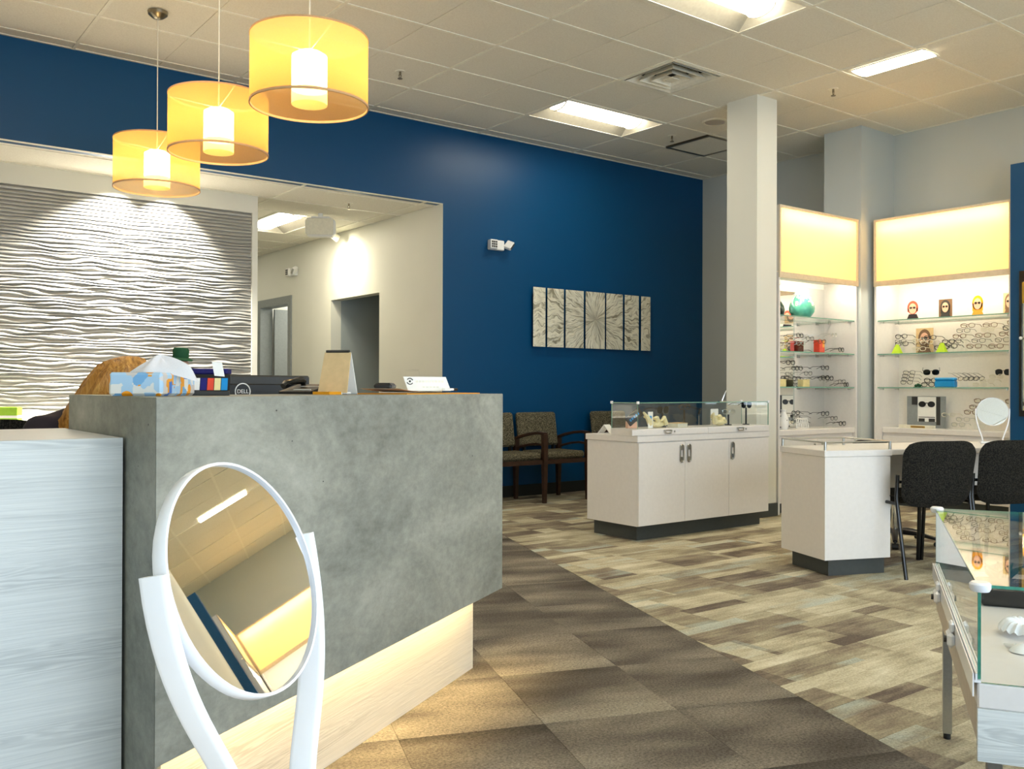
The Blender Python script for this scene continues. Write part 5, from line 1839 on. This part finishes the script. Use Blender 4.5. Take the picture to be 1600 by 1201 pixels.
m = MB(); m.box(-.08, .10, -.003, -.0005, .06, .295); m.build('head_print', M['paper'], t)
m = MB()
for s in (-1, 1):
    c = (.01 + s * .045, -.006, .225)
    m.lathe([(0, 0), (.034, 0)], 18) if False else None
    m.add([(c[0] + .036 * cos(2 * pi * k / 18), -.006, c[2] + .028 * sin(2 * pi * k / 18)) for k in range(18)] + [(c[0] + .036 * cos(2 * pi * k / 18), -.003, c[2] + .028 * sin(2 * pi * k / 18)) for k in range(18)],
          [list(range(18)), list(range(18, 36))[::-1]] + [((k + 1) % 18, k, 18 + k, 18 + (k + 1) % 18) for k in range(18)])
m.box(-.005, .025, -.006, -.0031, .232, .24)
m.build('printed_sunglasses', M['black'], t)
m = MB(); m.box(.102, .14, -.003, -.0005, .03, .295); m.box(-.14, -.082, -.003, -.0005, .22, .295); m.box(-.07, .09, -.0055, -.0031, .10, .106); m.box(-.07, -.01, -.0055, -.0031, .06, .09); m.box(.03, .09, -.0055, -.0031, .06, .09)
m.build('dark_print', M['charcoal'], t)
t = thing('name_block', 'gold lettered block lying in front of the black and white poster', 'plaque', (8.27, 4.585, BZ), DR)
m = MB(); m.box(-.19, .15, -.014, .03, 0, .03, b=.003); m.build('block', M['ivory'], t)
m = MB(); m.box(-.07, .07, -.0155, -.0142, .006, .024); m.build('gold_plate', M['gold'], t)
m = MB()
for k in range(9):
    m.box(-.058 + .0132 * k, -.050 + .0132 * k, -.0168, -.0156, .010, .020)
m.build('worn_lettering', M['brown'], t)

# ------------------------------------------------------------------ display cabinet with glass case
t = thing('display_cabinet', 'white three door display cabinet with glass case beside the column', 'cabinet', (4.705, 4.705, 0))
CW, CD = 1.49, .56
m = MB(); m.box(.012, CW, .02, CD - .01, .11, .713); m.build('body', M['lam'], t)
m = MB(); m.box(.065, CW - .02, .075, CD - .03, 0, .1095); m.build('plinth', M['kick'], t)
m = MB(); m.box(0, CW + .01, 0, CD, .7135, .758, b=.003); m.build('worktop', M['lam'], t)
dd_ = [0.0, .495, .998, CW]
for k in range(3):
    m = MB(); m.box(dd_[k] + (.012 if k == 0 else .002), dd_[k + 1] - .002, .001, .0195, .113, .708, b=.0015); d = m.build('door', M['lam'], t)
    hx = (.455, .535, 1.035)[k]
    m = MB()
    pts = [(hx + .018 * cos(a), -.006, .62 + (.045 if sin(a) > 0 else -.045) + .02 * sin(a)) for a in [R(15 * j + 7) for j in range(24)]]
    m.tube(pts, .005, 6, closed=True)
    m.cyl((hx, .001, .66), (hx, -.006, .66), .016, n=12); m.cyl((hx, .001, .58), (hx, -.006, .58), .016, n=12); m.build('handle', M['steel'], d)
m = MB(); m.box(.001, CW + .005, .002, .282, .7585, .809, b=.002); m.build('case_base', M['lam'], t)
for hx in (.30, 1.12):
    m = MB(); m.box(hx - .36 if hx < .5 else hx - .37, hx + .42 if hx < .5 else hx + .36, -.004, .0015, .764, .805, b=.001); d = m.build('case_drawer', M['lam'], t)
    m = MB(); m.tube([(hx - .035, -.004, .797), (hx - .035, -.016, .795), (hx - .028, -.018, .775), (hx + .028, -.018, .775), (hx + .035, -.016, .795), (hx + .035, -.004, .797)], .005, 6); m.box(hx - .036, hx + .036, -.009, -.0045, .792, .80); m.build('pull', M['steel'], d)
    m = MB(); m.cyl((hx + .075, -.0035, .785), (hx + .075, -.008, .785), .007, n=10); m.build('lock', M['steel'], d)
GZ0, GZ1 = .8095, 1.0
for nm_, a in (('glass_front', (.004, CW, .004, .009, GZ0, GZ1 - .006)), ('glass_rear', (.004, CW, .274, .279, GZ0, GZ1 - .006)), ('glass_end', (.004, .009, .0095, .2735, GZ0, GZ1 - .006)), ('glass_end', (CW - .005, CW, .0095, .2735, GZ0, GZ1 - .006)), ('glass_top', (.002, CW + .002, .002, .281, GZ1 - .0055, GZ1))):
    m = MB(); m.pane(*a); m.build(nm_, [M['glass'], M['shelfedge']], t)
for xx in (.006, CW - .003):
    for yy in (.006, .277):
        m = MB(); m.box(xx - .009, xx + .009, yy - .009, yy + .009, GZ1 - .012, GZ1 + .008, b=.003); m.build('corner_clip', M['white_gloss'], t)
# contents of the glass case
CX, CYc = 4.705, 4.705
FL = .8095


def peg_stand(x, y_, h_, label):
    t = thing('peg_stand', label, 'display stand', (x, y_, FL), 0, 'black peg stands in the glass case')
    m = MB(); m.box(-.006, .006, -.004, .004, .004, h_); m.build('peg', M['black'], t)
    m = MB(); m.cyl((0, 0, 0), (0, 0, .006), .028, n=18); m.build('foot', M['black'], t)
    return t


for k, (x, h_, st, lb) in enumerate(((5.12, .11, 'sun', 'second from the left end'), (5.36, .13, 'black', 'under the light tinted pair'), (5.88, .085, 'silver', 'beside the right coral'), (6.10, .14, 'sun', 'at the right end by the column'))):
    peg_stand(x, 4.86, h_, 'black peg stand in the glass case, ' + lb)
    glasses(st, (x, 4.855, FL + h_ + .022), (.1, .0, -.3, .05)[k], ('dark sunglasses on a peg in the glass case, ' if st == 'sun' else 'eyeglasses on a peg in the glass case, ') + lb, 'frames in the glass case')
glasses('sun', (5.55, 4.87, FL + .115), .6, 'dark sunglasses tilted on a clear block mid case', 'frames in the glass case', rx=.3)
riser('clear block under the tilted sunglasses mid case', (5.55, 4.88, FL), .6, .06, .06, .08, 'clear blocks in the glass case')
t = thing('tilted_sign', 'black tilted sign with pale lettering at the case left end', 'sign', (4.80, 4.84, FL), R(-15))
m = MB(); m.T = Matrix.Translation((0, 0, .085)) @ Matrix.Rotation(R(-38), 4, 'Y')
m.box(-.07, .07, -.012, .0, -.035, .035, b=.002); sgn = m.build('plate', M['black'], t)
m.v, m.f, m.mi = [], [], []
for k in range(5):
    m.box(-.05 + .02 * k, -.038 + .02 * k, -.0135, -.0121, -.008, .010)
m.build('pale_lettering', M['sky'], sgn)
m = MB(); m.box(-.05, .03, .0, .04, 0, .05, b=.004); m.build('prop_block', M['skin'], t)


def coral(x, y_, rz, label):
    t = thing('coral', label, 'ornament', (x, y_, FL), rz, 'pale coral pieces in the glass case')
    m = MB()
    rnd = random.Random(int(x * 100))
    t.scale = (1.35, 1.35, 1.25)
    m.sphere((0, 0, .02), .032, 12, 8, (1.5, .9, .6))
    m.build('base_mass', M['coral'], t)
    for k in range(7):
        a = rnd.uniform(-.5, .9); l = rnd.uniform(.06, .12); yy = rnd.uniform(-.6, .6)
        m = MB(); m.tube([(0.02 * k - .06, yy * .02, .02), (0.02 * k - .06 - .3 * l, yy * .04, .02 + l * .5 * abs(cos(a))), (0.02 * k - .06 - .7 * l * cos(a), yy * .06, .02 + l * .75 * (1 - k / 9))], [.015, .012, .006], 8)
        m.build('branch', M['coral'], t)


coral(5.02, 4.82, 0, 'pale yellow coral in the glass case near its left corner')
coral(5.72, 4.82, .2, 'pale yellow coral near the middle right of the glass case')
t = thing('white_card', 'upright white card next to the left coral in the case', 'card', (4.93, 4.80, FL), R(-10))
m = MB(); m.box(-.022, .022, -.001, .001, 0, .12); m.build('card', M['paper'], t); m = MB(); m.box(-.012, .01, -.0022, -.0011, .06, .09); m.build('printed_mark', M['sky'], t)
t = thing('ivory_booklet', 'flat ivory booklet lying in the case centre', 'booklet', (5.22, 4.80, FL), .1)
m = MB(); m.box(-.06, .06, -.05, .05, 0, .03, b=.002); m.build('pages', M['ivory'], t); m = MB(); m.box(-.061, .061, -.051, .051, .0305, .034); m.build('cover', M['tan'], t)
t = thing('patterned_card', 'upright grey patterned card behind the right coral', 'card', (5.78, 4.92, FL), 0)
m = MB(); m.box(-.045, .045, -.002, .002, 0, .13); m.build('card', M['paper'], t)
m = MB()
for k in range(10):
    m.sphere((random.uniform(-.035, .035), -.0025, random.uniform(.02, .12)), .007, 6, 4, (1, .15, 1))
m.build('printed_pattern', M['grey_frame'], t)
t = thing('tent_card', 'small white triangular tent card beside the glass case', 'tent card', (4.86, 5.13, .758), R(90))
m = MB()
for s in (-1, 1):
    m.add([(-.03, s * .075, 0), (.03, s * .075, 0), (.03, 0, .07), (-.03, 0, .07), (-.03, s * .067, 0), (.03, s * .067, 0), (.03, 0, .062), (-.03, 0, .062)], [(0, 1, 2, 3), (5, 4, 7, 6), (1, 5, 6, 2), (4, 0, 3, 7), (4, 5, 1, 0)])
m.box(-.03, .03, -.07, .07, 0, .004)
m.build('folded_card', M['white'], t)
t.rotation_euler = (0, 0, R(0)); t.location = (4.80, 5.13, .758)

# small mirror / stand on top of the case
t = thing('angled_clip', 'little chrome clip stand on top of the glass case', 'clip stand', (5.79, 4.85, 1.0), R(-20))
m = MB(); m.box(-.03, .03, -.02, .02, 0, .004); m.build('foot', M['chrome'], t)
m = MB(); m.tube([(0, 0, .004), (.01, 0, .03), (.035, 0, .085)], .005, 6); m.build('stem', M['chrome'], t)

# ------------------------------------------------------------------ dispensing desk
ER = R(-21.5)
t = thing('dispensing_desk', 'white dispensing desk with boxy end pedestal and steel gallery', 'desk', (4.715, 3.185, 0), ER)
m = MB(); m.box(.002, .45, .002, .462, .10, .703); m.build('pedestal', M['lam'], t)
m = MB(); m.box(.055, .44, .045, .42, 0, .0995); m.build('plinth', M['kick'], t)
m = MB(); m.box(-.005, .46, -.005, .468, .7035, .742, b=.003); m.build('pedestal_top', M['lam'], t)
m = MB(); m.box(.4605, 2.0, .03, .60, .705, .741, b=.003); m.build('tabletop', M['lam'], t)
m = MB(); m.box(2.0005, 2.45, .0, .46, .10, .742, b=.003); m.build('far_pedestal', M['lam'], t)
m = MB(); m.box(2.04, 2.41, .045, .42, 0, .0995); m.build('far_plinth', M['kick'], t)
m = MB(); m.box(.47, 1.99, .52, .54, .35, .704); m.build('modesty_panel', M['lam'], t)
for xx, yy in ((.006, .006), (.45, .006), (.006, .455), (.45, .455)):
    m = MB(); m.cyl((xx, yy, .7425), (xx, yy, .792), .0085, n=12); m.build('gallery_post', M['steel'], t)
m = MB()
for a, b in (((.006, .006), (.45, .006)), ((.006, .006), (.006, .455)), ((.006, .455), (.45, .455)), ((.45, .006), (.45, .455))):
    m.tube([(a[0], a[1], .789), (b[0], b[1], .789)], .005, 8)
m.build('gallery_rail', M['steel'], t)
for a in ((.012, .444, .0045, .0075), (.0045, .0075, .012, .449)):
    m = MB(); m.pane(*a, .744, .784); m.build('gallery_glass', [M['acrylic'], M['shelfedge']], t)


# guest chairs with fabric backs
def guest_chair(label, s0):
    e1 = Vector((cos(ER), sin(ER))); e2 = Vector((-sin(ER), cos(ER)))
    p = Vector((4.715, 3.185)) + e1 * s0 + e2 * (-.115)
    t = thing('guest_chair', label, 'chair', (p.x, p.y, 0), ER, 'black guest chairs')
    Wd = .262
    # backrest shell: rounded, curved panel

    def back(off):
        def fn(u, v):
            a, b = 2 * u - 1, 2 * v - 1
            wx = Wd * (.92 + .08 * (v))
            k = max(0, abs(b) - .55) / .45
            x = a * wx * (1 - .16 * k ** 2.4)
            kx = max(0, abs(a) - .55) / .45
            z = .605 + b * .195 * (1 - .10 * kx ** 2.2)
            edge = (1 - abs(a) ** 6) * (1 - abs(b) ** 6)
            y_ = -.018 - .03 * (1 - a * a) - .05 * (v - .5)
            return (x, y_ + off * edge, z)
        return fn
    m = MB()
    f1, f2 = back(-.022), back(.03)
    m.grid(lambda u, v: f1(u, v), 18, 14)
    m.grid(lambda u, v: f2(1 - u, v), 18, 14)
    m.build('backrest', M['blackfab'], t, ang=80)
    m = MB()
    m.grid(lambda u, v: ((2 * u - 1) * .235 * (1 - .10 * abs(2 * v - 1) ** 4), .03 + .43 * v, .468 + .015 * (1 - (2 * u - 1) ** 4) * (1 - (2 * v - 1) ** 4)), 14, 12)
    m.grid(lambda u, v: ((1 - 2 * u) * .235 * (1 - .10 * abs(2 * v - 1) ** 4), .03 + .43 * v, .468 - .055 * (1 - (2 * u - 1) ** 6) * (1 - (2 * v - 1) ** 6)), 14, 12)
    m.build('seat', M['blackfab'], t, ang=80)
    for s in (-1, 1):
        m = MB(); m.tube([(s * .258, .012, .60), (s * .258, .02, .46), (s * .255, -.005, .30), (s * .25, -.055, .0)], .0115, 10); m.build('rear_leg', M['blackgloss'], t)
        m = MB(); m.tube([(s * .255, .46, .0), (s * .25, .44, .38), (s * .23, .40, .435)], .0125, 10); m.build('front_leg', M['blackgloss'], t)
        m = MB(); m.tube([(s * .255, .02, .43), (s * .24, .40, .435)], .0105, 8); m.tube([(s * .258, .012, .56), (s * .18, -.01, .56)], .009, 8); m.build('side_rail', M['blackgloss'], t)
    return t


guest_chair('black fabric guest chair tucked at the desk next to the white pedestal', .675)
guest_chair('second black fabric guest chair at the desk, cut by the picture edge', 1.21)
task_chair('black office chair with star base on the far side of the desk', (6.20, 3.62, 0), R(-21.5), .74)


# ------------------------------------------------------------------ round table mirrors
def stand_mirror(label, loc, rz, elev, hc_, a_bot, b_bot, r=.1, base=(.10, .075), base_rot=0.0):
    """local -y is the way the mirror faces; root at the foot of the stand"""
    t = thing('table_mirror', label, 'mirror', loc, rz, 'round table mirrors')
    Tm = Matrix.Translation((0, b_bot, hc_)) @ Matrix.Rotation(-elev, 4, 'X')
    m = MB(); m.T = Tm
    n = 64
    m.add([(r * cos(2 * pi * k / n), -.004, r * sin(2 * pi * k / n)) for k in range(n)] + [(r * cos(2 * pi * k / n), -.002, r * sin(2 * pi * k / n)) for k in range(n)], [list(range(n)), list(range(n, 2 * n))[::-1]] + [((k + 1) % n, k, n + k, n + (k + 1) % n) for k in range(n)])
    m.build('mirror_glass', M['mirror'], t)
    m = MB(); m.T = Tm
    sec = [(r - .0006, -.007), (r + .0018, -.007), (r + .0024, -.005), (r + .0024, .004), (r + .001, .006), (r - .004, .006), (r - .0015, .004)]
    vs, fs = [], []
    q = len(sec)
    for k in range(n):
        for rr, yy in sec:
            vs.append((rr * cos(2 * pi * k / n), yy, rr * sin(2 * pi * k / n)))
    for k in range(n):
        k2 = (k + 1) % n
        for j in range(q):
            j2 = (j + 1) % q
            fs.append((k * q + j, k * q + j2, k2 * q + j2, k2 * q + j))
    m.add(vs, fs)
    m.build('rim', M['white_gloss'], t)
    m = MB(); m.T = Tm; m.cyl((0, .0075, 0), (0, .0095, 0), r - .002, n=48); m.build('back_cover', M['white_gloss'], t)
    for s in (-1, 1):
        m = MB()
        P0 = Vector((s * a_bot, 0, .012)); P1 = Vector((s * (a_bot + .006), 0, .07)); P2 = Vector((s * (r * 1.12), b_bot * .5, hc_ - r * .95)); P3 = Tm @ Vector((s * (r + .007), -.001, r * .22))
        pts = []
        for k in range(19):
            u = k / 18
            pts.append((1 - u) ** 3 * P0 + 3 * (1 - u) ** 2 * u * P1 + 3 * (1 - u) * u * u * P2 + u ** 3 * P3)
        m.tube(pts, 0, 12, flat=(.0125, .004), up=(0, 1, 0)); m.build('arm', M['white_gloss'], t)
    m = MB(); m.T = Matrix.Rotation(base_rot, 4, 'Z'); m.box(-base[0], base[0], -base[1], base[1], 0, .0125, b=.004); m.build('base_plate', M['white_gloss'], t)
    return t


# near mirror: normal (.503,-.766,.385) as azimuth/elevation
MN = Vector((.537, -.768, .325)).normalized()
maz = math.atan2(MN.x, -MN.y)
mel = math.asin(MN.z)
bo = .03
base_xy = Vector((.302, .785)) + Vector((sin(maz), -cos(maz))) * bo
TZ = .736
stand_mirror('large round white table mirror in front of the grey counter', (base_xy.x, base_xy.y, TZ + .0), maz, mel, .934 - TZ, .05, bo, .101, (.085, .05), -maz - R(37.2))
stand_mirror('small distant round mirror on the dispensing desk by the chairs', (6.30, 2.975, .742), R(-58), R(14), .212, .058, .0, .094, (.075, .05))

# near table that carries the mirror (below the picture)
t = thing('near_table', 'white table under the round mirror below the picture edge', 'table', (0, 0, 0), R(-37.2297))
m = MB(); m.box(-.62, .15, .30, .822, TZ - .03, TZ - .0005, b=.002); m.build('tabletop', M['lam'], t)
for xx in (-.57, .10):
    for yy in (.34, .77):
        m = MB(); m.cyl((xx, yy, 0), (xx, yy, TZ - .031), .02, n=12); m.build('leg', M['steel'], t)

# ------------------------------------------------------------------ near glass showcase table
GR = R(31.6)
t = thing('glass_showcase', 'low glass topped showcase table at the lower right corner', 'showcase', (1.82, .887, 0), GR)
# local x: near to far along the left side, local -y: to the right
GL, GW = 1.235, .55
zb, zt_ = .53, .72
m = MB(); m.box(0, GL, -GW, 0, .478, .527, b=.003); m.build('deck', M['lam'], t)
m = MB(); m.box(-.001, .018, -GW, .0, .375, .4775); m.build('end_apron', M['whitewood'], t)
m = MB(); m.box(.0185, GL, -.018, -.003, .40, .4775); m.build('side_apron', M['lam_edge'], t)
m = MB(); m.box(.0185, GL, -GW, -GW + .015, .40, .4775); m.build('side_apron', M['lam_edge'], t)
m = MB(); m.box(GL - .018, GL, -GW + .016, -.019, .40, .4775); m.build('end_apron', M['lam_edge'], t)
for xx in (.03, GL - .03):
    for yy in (-.032, -GW + .032):
        m = MB(); m.box(xx - .018, xx + .018, yy - .013, yy + .013, .02, .477); l = m.build('leg', M['steel'], t)
        m = MB(); m.cyl((xx, yy, 0), (xx, yy, .0195), .011, n=12); m.build('foot', M['black'], l)
for nm_, a in (('glass_side', (.007, GL - .007, -.0065, -.0005, .533, zt_ - .0065)), ('glass_side', (.007, GL - .007, -GW, -GW + .006, .533, zt_ - .0065)), ('glass_end', (.0005, .0065, -GW, -.0, .528, zt_ - .0065)), ('glass_end', (GL - .0065, GL - .0005, -GW, -.0, .528, zt_ - .0065)), ('glass_top', (-.001, GL + .001, -GW - .001, .001, zt_ - .006, zt_))):
    m = MB(); m.pane(*a); m.build(nm_, [M['glass'], M['glassedge']], t)
for xx in (.0, GL):
    m = MB(); m.T = Matrix.Translation((xx, -.004, zt_ - .004)); m.lathe([(0, -.01), (.017, -.009), (.02, -.003), (.02, .005), (.016, .009), (0, .009)], 20); m.build('corner_clip', M['white_gloss'], t)
m = MB(); m.box(.0, GL, -.006, .006, .5275, .5325); m.box(.0, GL, .0005, .004, .5326, .545); m.box(.0, GL, .0065, .009, .50, .545); m.build('slide_track', M['white_gloss'], t)
for xx in (.42, .90):
    m = MB(); m.box(xx - .03, xx + .03, .0095, .026, .49, .525, b=.007); m.box(xx - .02, xx + .02, .0095, .02, .525, .548, b=.004); l = m.build('slide_lock', M['white_gloss'], t)
    m = MB(); m.cyl((xx, .026, .505), (xx, .032, .505), .008, n=10); m.build('keyhole', M['charcoal'], l)


def gs(x, y_):
    return (1.82 + x * cos(GR) - y_ * sin(GR), .887 + x * sin(GR) + y_ * cos(GR))


t = thing('black_tray', 'black case with a small silver label inside the glass showcase', 'case', (*gs(.80, -.30), .5275), GR)
m = MB(); m.box(-.08, .08, -.2, .22, 0, .05, b=.006); m.build('case_body', M['blackgloss'], t)
m = MB(); m.box(-.0815, -.0805, -.06, .0, .02, .032); m.build('label_plate', M['steel'], t)
t = thing('sea_shell', 'white scalloped shell on the deck of the glass showcase', 'shell', (*gs(.43, -.13), .5275), GR)
m = MB()
m.grid(lambda u, v: ((.015 + .05 * v) * cos(pi * u * 1.0 + .0) * (1 + .08 * cos(20 * pi * u) * v), (.015 + .05 * v) * sin(pi * u) * 1.0 - .02, .004 + .03 * sin(pi * v * .9) + .004 * cos(20 * pi * u) * v), 60, 10)
m.build('fan', M['white_gloss'], t, ang=60)
m = MB(); m.box(-.02, .02, -.03, -.01, 0, .012, b=.004); m.build('hinge', M['white'], t)
t = thing('shell_piece', 'small white shell fragment nearer the glass corner', 'shell', (*gs(.27, -.115), .5275), GR + .6)
m = MB(); m.lathe([(0, 0), (.028, .002), (.02, .012), (.008, .018), (0, .02)], 14); m.build('whorl', M['white'], t)
m = MB(); m.cyl((.02, 0, .006), (.055, 0, .004), .008, .002, n=10); m.build('tip', M['white'], t)
t = thing('leaf_ornament', 'grey green leafy ornament behind the black case', 'ornament', (*gs(1.02, -.16), .5275), GR)
for k in range(8):
    a = k * .8
    m = MB(); m.tube([(0, 0, 0), (.03 * cos(a), .03 * sin(a), .04), (.06 * cos(a), .06 * sin(a), .06)], [.004, .012, .002], 6); m.build('leaf', M['green'], t)
